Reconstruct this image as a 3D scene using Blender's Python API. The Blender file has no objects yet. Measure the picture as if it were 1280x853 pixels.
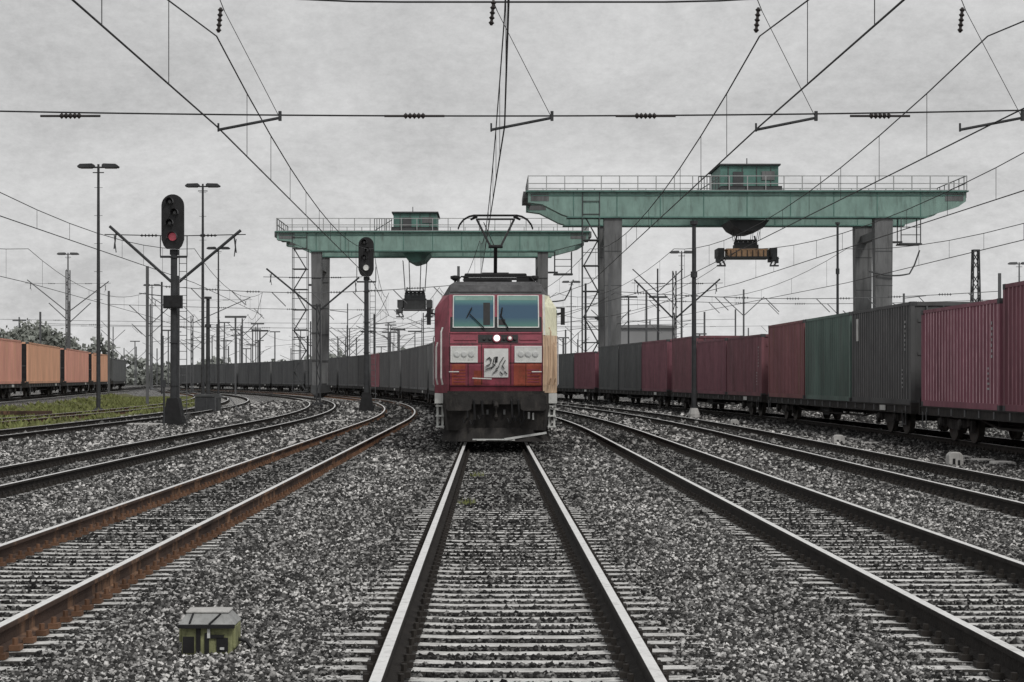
import bpy, math, random
import numpy as np
from mathutils import Vector, Matrix
random.seed(7); rng = np.random.default_rng(7)
scene = bpy.context.scene
COL = scene.collection
F, VX, VY, HC = 2100.0, 612.0, 473.0, 1.6          # focal length in photo pixels, vanishing point, eye height
def at(x, y, Y):                                    # photo pixel at depth Y -> point in metres
    return Vector(((x-VX)*Y/F, Y, HC-(y-VY)*Y/F))
# ------------------------------------------------------------------ materials
def mat(name, c, rough=.7, metal=0, var=.25, scale=3, bump=0, bscale=40, dirt=None, dirt_amt=.5, stretch=(1,1,1), emit=None, estr=0, spec=.3):
    m = bpy.data.materials.new(name); m.use_nodes = True
    nt = m.node_tree; N = nt.nodes; L = nt.links
    b = N['Principled BSDF']
    b.inputs['Roughness'].default_value = rough; b.inputs['Metallic'].default_value = metal
    b.inputs['Specular IOR Level'].default_value = spec
    tc = N.new('ShaderNodeTexCoord'); mp = N.new('ShaderNodeMapping'); mp.inputs['Scale'].default_value = stretch
    oi = N.new('ShaderNodeObjectInfo'); va = N.new('ShaderNodeVectorMath'); va.operation = 'MULTIPLY_ADD'; va.inputs[1].default_value = (37,53,29)
    L.new(oi.outputs['Random'], va.inputs[0]); L.new(tc.outputs['Object'], va.inputs[2]); L.new(va.outputs[0], mp.inputs['Vector'])
    n1 = N.new('ShaderNodeTexNoise'); n1.inputs['Scale'].default_value = scale; n1.inputs['Detail'].default_value = 8; n1.inputs['Roughness'].default_value = .65
    L.new(mp.outputs[0], n1.inputs['Vector'])
    r = N.new('ShaderNodeValToRGB')
    r.color_ramp.elements[0].position = .3; r.color_ramp.elements[1].position = .72
    lo = [max(0, x*(1-var)) for x in c]; hi = [min(1, x*(1+var)) for x in c]
    r.color_ramp.elements[0].color = (*lo, 1); r.color_ramp.elements[1].color = (*hi, 1)
    L.new(n1.outputs['Fac'], r.inputs['Fac'])
    out = r.outputs['Color']
    if dirt:
        n2 = N.new('ShaderNodeTexNoise'); n2.inputs['Scale'].default_value = scale*2.3; n2.inputs['Detail'].default_value = 10; n2.inputs['Roughness'].default_value = .7
        mp2 = N.new('ShaderNodeMapping'); mp2.inputs['Scale'].default_value = (stretch[0], stretch[1], stretch[2]*.35); mp2.inputs['Location'].default_value = (3.1, 7.7, 1.3)
        L.new(va.outputs[0], mp2.inputs['Vector']); L.new(mp2.outputs[0], n2.inputs['Vector'])
        r2 = N.new('ShaderNodeValToRGB'); r2.color_ramp.elements[0].position = .52; r2.color_ramp.elements[1].position = .7
        r2.color_ramp.elements[0].color = (0,0,0,1); r2.color_ramp.elements[1].color = (dirt_amt,)*3+(1,)
        L.new(n2.outputs['Fac'], r2.inputs['Fac'])
        mx = N.new('ShaderNodeMixRGB'); mx.inputs['Color2'].default_value = (*dirt, 1)
        L.new(r2.outputs['Color'], mx.inputs['Fac']); L.new(out, mx.inputs['Color1']); out = mx.outputs['Color']
    L.new(out, b.inputs['Base Color'])
    if bump:
        n3 = N.new('ShaderNodeTexNoise'); n3.inputs['Scale'].default_value = bscale; n3.inputs['Detail'].default_value = 4
        L.new(tc.outputs['Object'], n3.inputs['Vector'])
        bp = N.new('ShaderNodeBump'); bp.inputs['Strength'].default_value = bump; bp.inputs['Distance'].default_value = .02
        L.new(n3.outputs['Fac'], bp.inputs['Height']); L.new(bp.outputs[0], b.inputs['Normal'])
    if emit:
        b.inputs['Emission Color'].default_value = (*emit, 1); b.inputs['Emission Strength'].default_value = estr
    return m
RUST = (.11, .055, .03)
M = {}
M['steel_top'] = mat('polished_rail_head', (.80,.80,.79), .42, .12, .1, 6, dirt=(.36,.35,.34), dirt_amt=.75, spec=.5)
M['rail_side'] = mat('dark_rail_side', (.022,.019,.017), .9, 0, .5, 5, .3)
M['rail_rust'] = mat('rusty_rail_side', (.062,.04,.031), .9, 0, .5, 1.1, .4, dirt=(.38,.22,.13), dirt_amt=.85)
M['clip'] = mat('rail_clip_steel', (.03,.026,.023), .8, 0, .4, 6)
M['clip_rust'] = mat('rusty_clip', (.15,.082,.05), .9, 0, .6, 3)
M['concrete'] = mat('sleeper_concrete', (.60,.595,.58), .9, 0, .35, 5, .5, 60, dirt=(.10,.093,.085), dirt_amt=.8)
M['sleeper_side'] = mat('dark_sleeper_side', (.055,.052,.048), .95, 0, .5, 8, .4, 50, dirt=(.16,.15,.14), dirt_amt=.5)  # side faces much darker than the sleeper tops
M['conc_plain'] = mat('weathered_concrete', (.47,.465,.45), .9, 0, .22, 3, .4, 40, dirt=(.16,.15,.14), dirt_amt=.6)
M['pole'] = mat('dark_steel_pole', (.045,.047,.05), .65, .1, .35, 3)
M['pole_grey'] = mat('galvanised_pole', (.13,.133,.137), .6, .15, .3, 2)
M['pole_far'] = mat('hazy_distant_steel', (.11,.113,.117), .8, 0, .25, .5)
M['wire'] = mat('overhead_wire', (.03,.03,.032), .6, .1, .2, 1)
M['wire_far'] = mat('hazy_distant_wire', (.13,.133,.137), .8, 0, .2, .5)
M['insul'] = mat('brown_insulator', (.025,.02,.019), .35, 0, .3, 6, spec=.5)
M['black'] = mat('black_paint', (.018,.018,.019), .55, 0, .4, 5)
M['loco_red'] = mat('faded_traffic_red', (.26,.058,.082), .55, 0, .34, 2.4, dirt=(.085,.04,.045), dirt_amt=.85, spec=.3)
M['loco_orange'] = mat('rust_stained_red', (.30,.07,.045), .6, 0, .4, 4, dirt=(.13,.06,.03), dirt_amt=.8)
M['loco_cream'] = mat('pale_cream_panel', (.76,.75,.56), .5, 0, .16, 5, dirt=(.30,.27,.17), dirt_amt=.8, stretch=(2,2,.16))
M['loco_tan'] = mat('streaky_tan', (.66,.49,.34), .6, 0, .4, 6, dirt=(.24,.10,.06), dirt_amt=.9, stretch=(2,2,.14))
M['loco_white'] = mat('grey_white_panel', (.60,.61,.59), .55, 0, .14, 5, dirt=(.34,.33,.31), dirt_amt=.6)
M['loco_roof'] = mat('sooty_grey_roof', (.085,.085,.088), .75, 0, .4, 3, .2, 40, dirt=(.2,.2,.2), dirt_amt=.4)
M['loco_under'] = mat('brake_dust_black', (.028,.026,.025), .85, 0, .5, 3, .3, 30, dirt=(.075,.068,.06), dirt_amt=.6)
M['wheel'] = mat('wheel_steel', (.06,.055,.05), .6, .2, .3, 4, dirt=RUST, dirt_amt=.5)
M['seal'] = mat('window_seal', (.55,.56,.55), .6, 0, .2, 5)
M['emb'] = mat('emblem_white', (.66,.66,.65), .5, 0, .1, 8)
M['teal'] = mat('faded_teal_paint', (.215,.325,.288), .6, 0, .24, 1.1, dirt=(.12,.165,.15), dirt_amt=.85, stretch=(1,1,.5))
M['teal_dark'] = mat('dark_teal_paint', (.10,.20,.172), .6, 0, .3, .8, dirt=(.06,.075,.07), dirt_amt=.7)
M['crane_grey'] = mat('crane_leg_grey', (.145,.148,.15), .65, 0, .35, 1.6, dirt=(.06,.06,.06), dirt_amt=.8, stretch=(1,1,.25))
M['crane_dark'] = mat('crane_dark_steel', (.07,.073,.075), .7, 0, .3, 1)
M['spreader'] = mat('spreader_orange', (.66,.42,.25), .6, 0, .3, 2, dirt=(.16,.08,.05), dirt_amt=.7)
M['rail_w'] = mat('pale_railing_steel', (.36,.37,.37), .6, .1, .2, 1)
M['cab_box'] = mat('olive_box_paint', (.24,.25,.13), .7, 0, .35, 9, .2, 60, dirt=(.07,.07,.045), dirt_amt=.8)
M['hood'] = mat('pale_hood_grey', (.30,.305,.30), .7, 0, .2, 12, dirt=(.15,.15,.14), dirt_amt=.6)
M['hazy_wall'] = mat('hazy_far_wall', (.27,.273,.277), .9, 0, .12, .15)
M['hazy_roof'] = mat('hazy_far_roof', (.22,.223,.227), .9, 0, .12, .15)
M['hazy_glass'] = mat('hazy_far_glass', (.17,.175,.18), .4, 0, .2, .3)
M['grass_ground'] = mat('grassy_soil', (.105,.108,.05), .95, 0, .5, 1.2, .6, 20, dirt=(.15,.135,.1), dirt_amt=.7)
M['blade'] = mat('dry_green_grass', (.17,.19,.07), .9, 0, .5, 1.5, dirt=(.27,.25,.13), dirt_amt=.8)
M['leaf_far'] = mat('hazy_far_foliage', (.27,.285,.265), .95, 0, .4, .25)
M['leaf_mid'] = mat('grey_green_foliage', (.24,.255,.23), .95, 0, .55, .4)
M['bark'] = mat('grey_bark', (.09,.08,.07), .95, 0, .3, 3)
M['ground'] = mat('bare_earth', (.12,.115,.105), .95, 0, .4, .08, .4, 4)
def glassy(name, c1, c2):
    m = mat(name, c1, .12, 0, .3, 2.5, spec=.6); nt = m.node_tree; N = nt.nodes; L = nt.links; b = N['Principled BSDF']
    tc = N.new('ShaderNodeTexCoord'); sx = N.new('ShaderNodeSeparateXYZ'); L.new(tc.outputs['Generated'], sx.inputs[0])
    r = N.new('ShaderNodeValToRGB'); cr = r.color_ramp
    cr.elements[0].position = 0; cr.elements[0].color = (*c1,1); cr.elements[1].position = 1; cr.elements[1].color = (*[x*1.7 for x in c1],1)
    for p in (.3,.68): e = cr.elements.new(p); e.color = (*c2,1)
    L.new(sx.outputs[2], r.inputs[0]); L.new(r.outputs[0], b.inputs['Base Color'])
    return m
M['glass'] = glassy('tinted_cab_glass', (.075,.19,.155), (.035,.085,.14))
M['lamp_white'] = mat('lit_white_lamp', (.9,.85,.82), .3, emit=(1,.84,.84), estr=1.15)
M['lamp_red'] = mat('lit_red_lamp', (.5,.1,.13), .3, emit=(1,.22,.28), estr=.12)
M['lamp_pale'] = mat('lit_signal_white', (.8,.8,.76), .3, emit=(1,1,.95), estr=.3)
M['lens_dark'] = mat('unlit_dark_lens', (.03,.03,.032), .15, spec=.6)
def cmat(name, c, dirt, amt=.75, var=.36):
    return mat(name, c, .65, 0, var, .9, dirt=dirt, dirt_amt=amt, stretch=(1,1,.3), spec=.25)
M['crest_red'] = mat('faded_red_crest', (.30,.155,.18), .7, 0, .35, 2, dirt=(.16,.075,.09), dirt_amt=.8)
M['crest_grey'] = mat('faded_grey_crest', (.17,.173,.175), .7, 0, .35, 2, dirt=(.08,.08,.08), dirt_amt=.8)
M['crest'] = mat('highlit_pale_crest', (.56,.36,.40), .7, 0, .3, 3, dirt=(.28,.13,.155), dirt_amt=.8)
CM = {'maroon': cmat('maroon_container', (.20,.083,.104), (.11,.065,.07)),
      'pink': cmat('faded_maroon_container', (.255,.105,.135), (.33,.19,.215), .6),
      'brown': cmat('red_brown_container', (.22,.092,.096), (.17,.11,.06), .8),
      'plum': cmat('plum_container', (.18,.08,.092), (.09,.075,.075)),
      'grey': cmat('dark_grey_container', (.095,.097,.098), (.055,.055,.055)),
      'slate': cmat('slate_container', (.105,.11,.11), (.06,.06,.058)),
      'green': cmat('grey_green_container', (.12,.172,.152), (.105,.11,.106), .9),
      'fgrey': cmat('far_dark_grey_container', (.115,.117,.12), (.085,.085,.085)),
      'fslate': cmat('far_slate_container', (.14,.143,.145), (.1,.1,.1)),
      'fred': cmat('far_dusty_red_container', (.3,.13,.15), (.2,.1,.11)),
      'orange': cmat('orange_container', (.68,.38,.25), (.55,.28,.22), .6, .2),
      'salmon': cmat('salmon_container', (.66,.33,.26), (.6,.38,.22), .6, .2)}
# ballast: one stone colour per cell / per island, darkened beside rails and, as painted shade, under trains by the "stain" attribute
def ballast_mat(name, island):
    m = bpy.data.materials.new(name); m.use_nodes = True; nt = m.node_tree; N = nt.nodes; L = nt.links; b = N['Principled BSDF']
    b.inputs['Roughness'].default_value = .9; b.inputs['Specular IOR Level'].default_value = .25
    r = N.new('ShaderNodeValToRGB'); cr = r.color_ramp; cr.interpolation = 'LINEAR'
    stops = [(0,.02),(.35,.055),(.55,.125),(.74,.28),(.88,.56),(1,.85)]
    cr.elements[0].position, cr.elements[1].position = 0, 1
    for p, v in stops:
        e = cr.elements[0] if p == 0 else cr.elements[-1] if p == 1 else cr.elements.new(p)
        e.color = (v, v*.985, v*.96, 1)
    tc = N.new('ShaderNodeTexCoord')
    if island:
        g = N.new('ShaderNodeNewGeometry'); L.new(g.outputs['Random Per Island'], r.inputs[0])
    else:
        v = N.new('ShaderNodeTexVoronoi'); v.inputs['Scale'].default_value = 17
        L.new(tc.outputs['Object'], v.inputs['Vector'])
        sp = N.new('ShaderNodeSeparateColor'); L.new(v.outputs['Color'], sp.inputs[0]); L.new(sp.outputs[0], r.inputs[0])
        bp = N.new('ShaderNodeBump'); bp.inputs['Strength'].default_value = 1; bp.inputs['Distance'].default_value = .05; bp.invert = True
        L.new(v.outputs['Distance'], bp.inputs['Height']); L.new(bp.outputs[0], b.inputs['Normal'])
    n = N.new('ShaderNodeTexNoise'); n.inputs['Scale'].default_value = .5; n.inputs['Detail'].default_value = 6
    L.new(tc.outputs['Object'], n.inputs['Vector'])
    mr = N.new('ShaderNodeMapRange'); mr.inputs[1].default_value = .3; mr.inputs[2].default_value = .7; mr.inputs[3].default_value = .6; mr.inputs[4].default_value = 1.1
    L.new(n.outputs['Fac'], mr.inputs[0])
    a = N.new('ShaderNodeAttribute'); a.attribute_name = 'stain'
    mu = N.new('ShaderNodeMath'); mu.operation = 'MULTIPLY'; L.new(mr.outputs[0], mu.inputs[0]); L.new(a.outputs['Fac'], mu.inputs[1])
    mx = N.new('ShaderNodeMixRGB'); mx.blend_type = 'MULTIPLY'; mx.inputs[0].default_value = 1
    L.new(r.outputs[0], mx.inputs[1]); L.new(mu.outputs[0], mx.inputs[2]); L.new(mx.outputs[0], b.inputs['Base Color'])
    return m
M['ballast'] = ballast_mat('ballast_bed', False); M['stones'] = ballast_mat('ballast_stone', True)
# ------------------------------------------------------------------ mesh builder
class MB:
    def __init__(s): s.v = []; s.f = []; s.m = []
    def add(s, vs, fs, mi=0):
        o = len(s.v); s.v += [tuple(p) for p in vs]; s.f += [tuple(i+o for i in f) for f in fs]; s.m += [mi]*len(fs)
    def box(s, c, d, mi=0, R=None):
        hx, hy, hz = d[0]/2, d[1]/2, d[2]/2; c = Vector(c)
        vs = [Vector((x*hx, y*hy, z*hz)) for z in (-1,1) for x, y in ((-1,-1),(1,-1),(1,1),(-1,1))]
        vs = [c+(R @ p if R else p) for p in vs]
        s.add(vs, [(3,2,1,0),(4,5,6,7),(0,1,5,4),(1,2,6,5),(2,3,7,6),(3,0,4,7)], mi); return s
    def ring(s, p, d, r, n, up=None):
        d = d.normalized(); u = d.orthogonal() if abs(d.z) < .99 else Vector((1,0,0))
        if abs(d.z) < .99: u = Vector((0,0,1)).cross(d).normalized()
        w = d.cross(u).normalized(); u = w.cross(d)
        return [p+(u*math.cos(2*math.pi*(k+.5)/n)+w*math.sin(2*math.pi*(k+.5)/n))*r for k in range(n)]
    def tube(s, pts, r, n=8, mi=0, r2=None, cap=True):
        pts = [Vector(p) for p in pts]; K = len(pts); vs = []
        for i, p in enumerate(pts):
            d = (pts[min(i+1,K-1)]-pts[max(i-1,0)])
            rr = r if r2 is None else r+(r2-r)*i/(K-1)
            vs += s.ring(p, d, rr, n)
        fs = [(i*n+k, i*n+(k+1)%n, (i+1)*n+(k+1)%n, (i+1)*n+k) for i in range(K-1) for k in range(n)]
        if cap: fs += [tuple(range(n-1,-1,-1)), tuple((K-1)*n+k for k in range(n))]
        s.add(vs, fs, mi); return s
    def bar(s, p, q, w, h=None, mi=0):
        p, q = Vector(p), Vector(q); h = h or w; d = (q-p); L_ = d.length; d.normalize()
        u = Vector((0,0,1)).cross(d) if abs(d.z) < .99 else Vector((1,0,0)); u.normalize(); w2 = d.cross(u)
        R = Matrix((u, d, w2)).transposed()
        return s.box((p+q)/2, (w, L_, h), mi, R)
    def lathe(s, prof, o=(0,0,0), axis=(0,0,1), n=16, mi=0):
        o = Vector(o); a = Vector(axis).normalized(); vs = []
        u = a.orthogonal().normalized(); w = a.cross(u); K = len(prof)
        for r, z in prof:
            vs += [o+a*z+(u*math.cos(2*math.pi*k/n)+w*math.sin(2*math.pi*k/n))*max(r,1e-4) for k in range(n)]
        fs = [(i*n+k, i*n+(k+1)%n, (i+1)*n+(k+1)%n, (i+1)*n+k) for i in range(K-1) for k in range(n)]
        fs += [tuple(range(n-1,-1,-1)), tuple((K-1)*n+k for k in range(n))]
        s.add(vs, fs, mi); return s
    def prism(s, poly, f, mi=0):
        """poly: 2-D points; f(u,v,t) with t in 0,1 gives the 3-D point"""
        n = len(poly); vs = [f(u,v,0) for u,v in poly]+[f(u,v,1) for u,v in poly]
        fs = [(k,(k+1)%n,n+(k+1)%n,n+k) for k in range(n)]+[tuple(range(n-1,-1,-1)), tuple(range(n,2*n))]
        s.add(vs, fs, mi); return s
    def mesh(s, name, mats, smooth=False):
        me = bpy.data.meshes.new(name); me.from_pydata(s.v, [], s.f); 
        for m in (mats if isinstance(mats, (list, tuple)) else [mats]): me.materials.append(m)
        me.polygons.foreach_set('material_index', s.m)
        if smooth: me.polygons.foreach_set('use_smooth', [True]*len(s.f))
        me.update()
        import bmesh
        b = bmesh.new(); b.from_mesh(me); bmesh.ops.recalc_face_normals(b, faces=b.faces); b.to_mesh(me); b.free()
        return me
    def build(s, name, mats, parent=None, smooth=False, bevel=0, loc=None):
        o = bpy.data.objects.new(name, s.mesh(name, mats, smooth)); COL.objects.link(o); o.parent = parent
        if loc is not None: o.location = loc
        if bevel:
            b = o.modifiers.new('bevel','BEVEL'); b.width = bevel; b.segments = 2; b.limit_method = 'ANGLE'
        return o
def tag(o, label=None, cat=None, group=None, kind=None):
    if label: o['label'] = label
    if cat: o['category'] = cat
    if group: o['group'] = group
    if kind: o['kind'] = kind
    return o
def empty(name, loc, label, cat, group=None, rz=0):
    o = bpy.data.objects.new(name, None); COL.objects.link(o); o.location = loc; o.rotation_euler = (0,0,rz)
    o.empty_display_size = .3
    return tag(o, label, cat, group)
def part(name, me, parent, loc=None, rz=0, label=None):
    o = bpy.data.objects.new(name, me); COL.objects.link(o); o.parent = parent
    if loc is not None: o.location = loc
    if rz: o.rotation_euler = (0,0,rz)
    if label: o['label'] = label
    return o
def copy_tree(o, parent=None):
    c = o.copy(); COL.objects.link(c); c.parent = parent
    for ch in list(o.children): copy_tree(ch, c)
    return c
ORD = ['first','second','third','fourth','fifth','sixth','seventh','eighth','ninth','tenth','eleventh','twelfth','thirteenth','fourteenth','fifteenth','sixteenth','seventeenth','eighteenth','nineteenth','twentieth','twenty-first','twenty-second','twenty-third','twenty-fourth','twenty-fifth','twenty-sixth','twenty-seventh','twenty-eighth','twenty-ninth','thirtieth','thirty-first','thirty-second','thirty-third']
# ------------------------------------------------------------------ track alignment
def curve(X0, k, y0): return lambda Y: X0-k*max(0.0, Y-y0)**2
TR = {'C': curve(.15,.001,52), 'L1': curve(-3.93,.0012,62), 'L2': curve(-8.05,.0012,60), 'L3': curve(-14.4,.0012,65),
      'L4': curve(-18.8,.0012,75), 'LO': (lambda Y: -27.9-.141*max(0,Y-90)), 'R1': curve(3.85,.001,50), 'R2': curve(7.6,.001,50), 'RT': curve(12.95,.001,48)}
RAISE = {'LO': .42}
def slope(f, Y): return (f(Y+.5)-f(Y-.5))
def heading(f, Y): return -math.atan(slope(f, Y))
def sm(a, b, x):
    t = np.clip((x-a)/(b-a), 0, 1); return t*t*(3-2*t)
def trX(t, Y):
    Y = np.asarray(Y, float)
    if t == 'LO': return -27.9-.141*np.maximum(0, Y-90)
    X0,k,y0 = {'C':(.15,.001,52),'L1':(-3.93,.0012,62),'L2':(-8.05,.0012,60),'L3':(-14.4,.0012,65),'L4':(-18.8,.0012,75),'R1':(3.85,.001,50),'R2':(7.6,.001,50),'RT':(12.95,.001,48)}[t]
    return X0-k*np.maximum(0, Y-y0)**2
def vnoise(x, y):
    return (np.sin(x*1.7+np.sin(y*1.3))*np.cos(y*1.9+1.3*np.sin(x*.8))+np.sin(x*4.1+y*3.3)*.4)
def height(X, Y):
    z = np.full(X.shape, -.20)+vnoise(X*.6, Y*.6)*.012
    for t in TR:
        d = np.abs(X-trX(t, Y))
        z = np.where(d < 1.9, np.minimum(z, z)+0, z)
        bed = -.189+.017*sm(.85,1.2,d)-.03*sm(1.4,2.1,d)
        w = 1-sm(1.5,2.2,d)
        z = z*(1-w)+(bed+RAISE.get(t,0))*w
    d = trX('LO', Y)-X
    z = np.where(d > 1.5, z+.40*sm(1.5,2.2,d), z)
    d2 = X-trX('LO', Y)
    z = np.where((d2 > 1.5) & (d2 < 4.5), np.maximum(z, -.2+.42*(1-sm(1.9,4.3,d2))), z)
    return z
SP = .325
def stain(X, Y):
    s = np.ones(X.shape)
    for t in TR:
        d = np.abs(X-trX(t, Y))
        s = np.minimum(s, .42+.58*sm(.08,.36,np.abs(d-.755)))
        s = np.minimum(s, .42+.58*sm(.9,1.5,d))  # darkens the bed across the sleeper zone
        if t in ('RT','LO'): s = np.minimum(s, .22+.78*sm(1.5,2.6,d))  # shade beneath the wagons painted into the ballast colour
        if t == 'C': s = np.where(Y > 58, np.minimum(s, .22+.78*sm(1.5,2.6,d)), s)  # same painted shade under the wagons behind the locomotive
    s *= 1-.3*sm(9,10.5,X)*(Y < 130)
    # shade painted under the locomotive and its train, starting just ahead
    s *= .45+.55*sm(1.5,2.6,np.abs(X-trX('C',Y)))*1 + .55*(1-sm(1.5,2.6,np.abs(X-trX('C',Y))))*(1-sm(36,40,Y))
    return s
# ------------------------------------------------------------------ ground, ballast, grass
g = MB(); g.add([(-2500,-60,-.75),(2500,-60,-.75),(2500,4200,-.75),(-2500,4200,-.75)], [(0,1,2,3)])
tag(g.build('ground', M['ground']), kind='structure')
def grid(name, xs, ys, zfun, m, att=True):
    Xg, Yg = np.meshgrid(xs, ys); Z = zfun(Xg, Yg); n, k = Yg.shape
    co = np.stack([Xg.ravel(), Yg.ravel(), Z.ravel()], 1)
    idx = (np.arange(n-1)[:,None]*k+np.arange(k-1)[None,:]).ravel()
    q = np.stack([idx, idx+1, idx+1+k, idx+k], 1)
    me = bpy.data.meshes.new(name); me.vertices.add(len(co)); me.vertices.foreach_set('co', co.ravel())
    me.loops.add(q.size); me.loops.foreach_set('vertex_index', q.ravel().astype(np.int32))
    me.polygons.add(len(q)); me.polygons.foreach_set('loop_start', (np.arange(len(q))*4).astype(np.int32))
    me.polygons.foreach_set('use_smooth', np.ones(len(q), bool)); me.update(calc_edges=True)
    if att:
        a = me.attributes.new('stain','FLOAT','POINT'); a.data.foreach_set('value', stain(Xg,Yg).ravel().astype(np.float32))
    me.materials.append(m); o = bpy.data.objects.new(name, me); COL.objects.link(o); return o
ys = [2.0]
while ys[-1] < 340: ys.append(ys[-1]+.22+max(0,ys[-1]-20)*.008)
xs = np.concatenate([np.arange(-75,-18,.5), np.arange(-18,15,.14), np.arange(15,70,.6)])
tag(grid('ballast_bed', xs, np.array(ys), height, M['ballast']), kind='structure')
# stones
def stones(name, N_of, label):
    P = []; S = []
    for y0, y1, dens, size in N_of:
        xa, xb = -y1*.325-1.5, y1*.35+1.5
        n = int((xb-xa)*(y1-y0)*dens)
        x = rng.uniform(xa, xb, n); y = rng.uniform(y0, y1, n)
        keep = np.ones(n, bool)
        for t in ('C','L1','L2','R1','R2','L3'):
            d = np.abs(x-trX(t,y)); ph = np.abs(((y/SP)%1)-.5)*SP
            keep &= ~((d < .95) & (ph < .074) & (y < 45)); keep &= ~((d < 1.28) & (ph < .074) & (rng.random(n) < .35) & (y < 40))
            keep &= np.abs(d-.755) > .085
            keep &= ~((d < 1.0) & (ph < .095) & (rng.random(n) < .6))
        keep &= ~((x < -16.2) & (y > 42))
        x, y = x[keep], y[keep]
        s = size*rng.uniform(.6, 1.45, len(x))
        z = height(x, y)+s*rng.uniform(-.35,.45,len(x))
        for t in ('C','L1','L2','R1','R2','L3'): z = np.where((np.abs(x-trX(t,y)) < 1.0) & (y < 45), np.minimum(z, -.166-s*.55), z)
        P.append(np.stack([x,y,z],1)); S.append(s)
    P = np.concatenate(P); S = np.concatenate(S); n = len(P)
    cube = np.array([(-1,-1,-1),(1,-1,-1),(1,1,-1),(-1,1,-1),(-1,-1,1),(1,-1,1),(1,1,1),(-1,1,1)], float)*.62
    V = cube[None]+rng.uniform(-.36,.36,(n,8,3)); V *= rng.uniform(.65,1.25,(n,1,3))
    q = rng.normal(size=(n,4)).astype(np.float32); q /= np.linalg.norm(q,axis=1)[:,None]; a,b,c,d = q.T
    R = np.stack([np.stack([1-2*(c*c+d*d),2*(b*c-a*d),2*(b*d+a*c)],1),np.stack([2*(b*c+a*d),1-2*(b*b+d*d),2*(c*d-a*b)],1),np.stack([2*(b*d-a*c),2*(c*d+a*b),1-2*(b*b+c*c)],1)],1)
    V = np.einsum('nij,nkj->nki', R, V)*S[:,None,None]+P[:,None,:]
    fq = np.array([(3,2,1,0),(4,5,6,7),(0,1,5,4),(1,2,6,5),(2,3,7,6),(3,0,4,7)])
    q = (fq[None]+(np.arange(n)*8)[:,None,None]).reshape(-1,4)
    me = bpy.data.meshes.new(name); me.vertices.add(n*8); me.vertices.foreach_set('co', V.ravel())
    me.loops.add(q.size); me.loops.foreach_set('vertex_index', q.ravel().astype(np.int32))
    me.polygons.add(len(q)); me.polygons.foreach_set('loop_start', (np.arange(len(q))*4).astype(np.int32)); me.update(calc_edges=True)
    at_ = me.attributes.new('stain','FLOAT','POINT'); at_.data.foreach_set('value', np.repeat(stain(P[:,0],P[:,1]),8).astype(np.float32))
    me.materials.append(M['stones']); o = bpy.data.objects.new(name, me); COL.objects.link(o)
    tag(o, label, 'gravel', kind='stuff'); return o
bands = [(8.6,13,2100,.0145),(13,18,1350,.0165),(18,24,820,.02),(24,32,470,.026),(32,44,210,.036),(44,64,75,.055),(64,90,34,.075),(90,125,14,.1)]
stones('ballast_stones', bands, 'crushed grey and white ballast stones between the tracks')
# grass strip
def grass_edge(Y): return -16.4-.0012*np.maximum(0,Y-65)**2
gx = np.linspace(0,1,26); gy = np.arange(40,165,2.0)
Tg, Yg = np.meshgrid(gx, gy); Xg = grass_edge(Yg)*(1-Tg)+(trX('LO',Yg)+2.6)*Tg
co = np.stack([Xg.ravel(), Yg.ravel(), (height(Xg,Yg)+.03-.06*((Tg<.02)|(Tg>.98))).ravel()],1); k = len(gx)
gm = MB(); gm.add(co.tolist(), [(i*k+j, i*k+j+1, (i+1)*k+j+1, (i+1)*k+j) for i in range(len(gy)-1) for j in range(k-1)])
tag(gm.build('grass_verge', M['grass_ground'], smooth=True), kind='structure')
n = 26000; yb = rng.uniform(42,150,n)**1; tb = rng.uniform(.02,.98,n); xb = grass_edge(yb)*(1-tb)+(trX('LO',yb)+2.6)*tb
keep = (vnoise(xb*.5,yb*.25)+rng.uniform(-.9,.9,n)) > -.1
for t in ('L4',): keep &= np.abs(np.abs(xb-trX(t,yb))-.755) > .12
xb, yb = xb[keep], yb[keep]; n = len(xb); zb = height(xb,yb)+.02
hb = rng.uniform(.06,.24,n); wb = rng.uniform(.05,.13,n); an = rng.uniform(0,math.pi,n); lx = rng.normal(0,.06,n); ly = rng.normal(0,.06,n)
gb = MB(); ca, sa = np.cos(an)*wb, np.sin(an)*wb
V = np.stack([np.stack([xb-ca,yb-sa,zb],1), np.stack([xb+ca,yb+sa,zb],1), np.stack([xb+lx,yb+ly,zb+hb],1)],1).reshape(-1,3)
me = bpy.data.meshes.new('grass_blades'); me.from_pydata(V.tolist(), [], [(3*i,3*i+1,3*i+2) for i in range(n)]); me.materials.append(M['blade'])
gb = bpy.data.objects.new('grass_blades', me); COL.objects.link(gb); tag(gb, 'dry olive grass growing between the left-hand tracks and the orange containers', 'grass', kind='stuff')
# ------------------------------------------------------------------ tracks
RP = [(-.07,-.16),(.07,-.16),(.07,-.148),(.012,-.128),(.012,-.042),(.036,-.034),(.036,-.007),(.032,0),(-.032,0),(-.036,-.007),(-.036,-.034),(-.012,-.042),(-.012,-.128),(-.07,-.148)]
def rail_mesh(f, off, y0, y1, side, dz):
    b = MB(); ys = [y0]
    while ys[-1] < y1: ys.append(min(y1, ys[-1]+(4 if ys[-1] < 45 else 1.5)))
    n = len(RP)
    for Y in ys:
        h = heading(f,Y); c, s = math.cos(h), math.sin(h); X = f(Y)
        b.v += [(X+(off+u)*c, Y+(off+u)*s, v+dz) for u, v in RP]
    for i in range(len(ys)-1):
        for k in range(n):
            b.f.append((i*n+k, i*n+(k+1)%n, (i+1)*n+(k+1)%n, (i+1)*n+k)); b.m.append(1 if k == 7 else 0)
    b.f.append(tuple(range(n))); b.m.append(0)
    return b.mesh('rail', [side, M['steel_top']])
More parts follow.
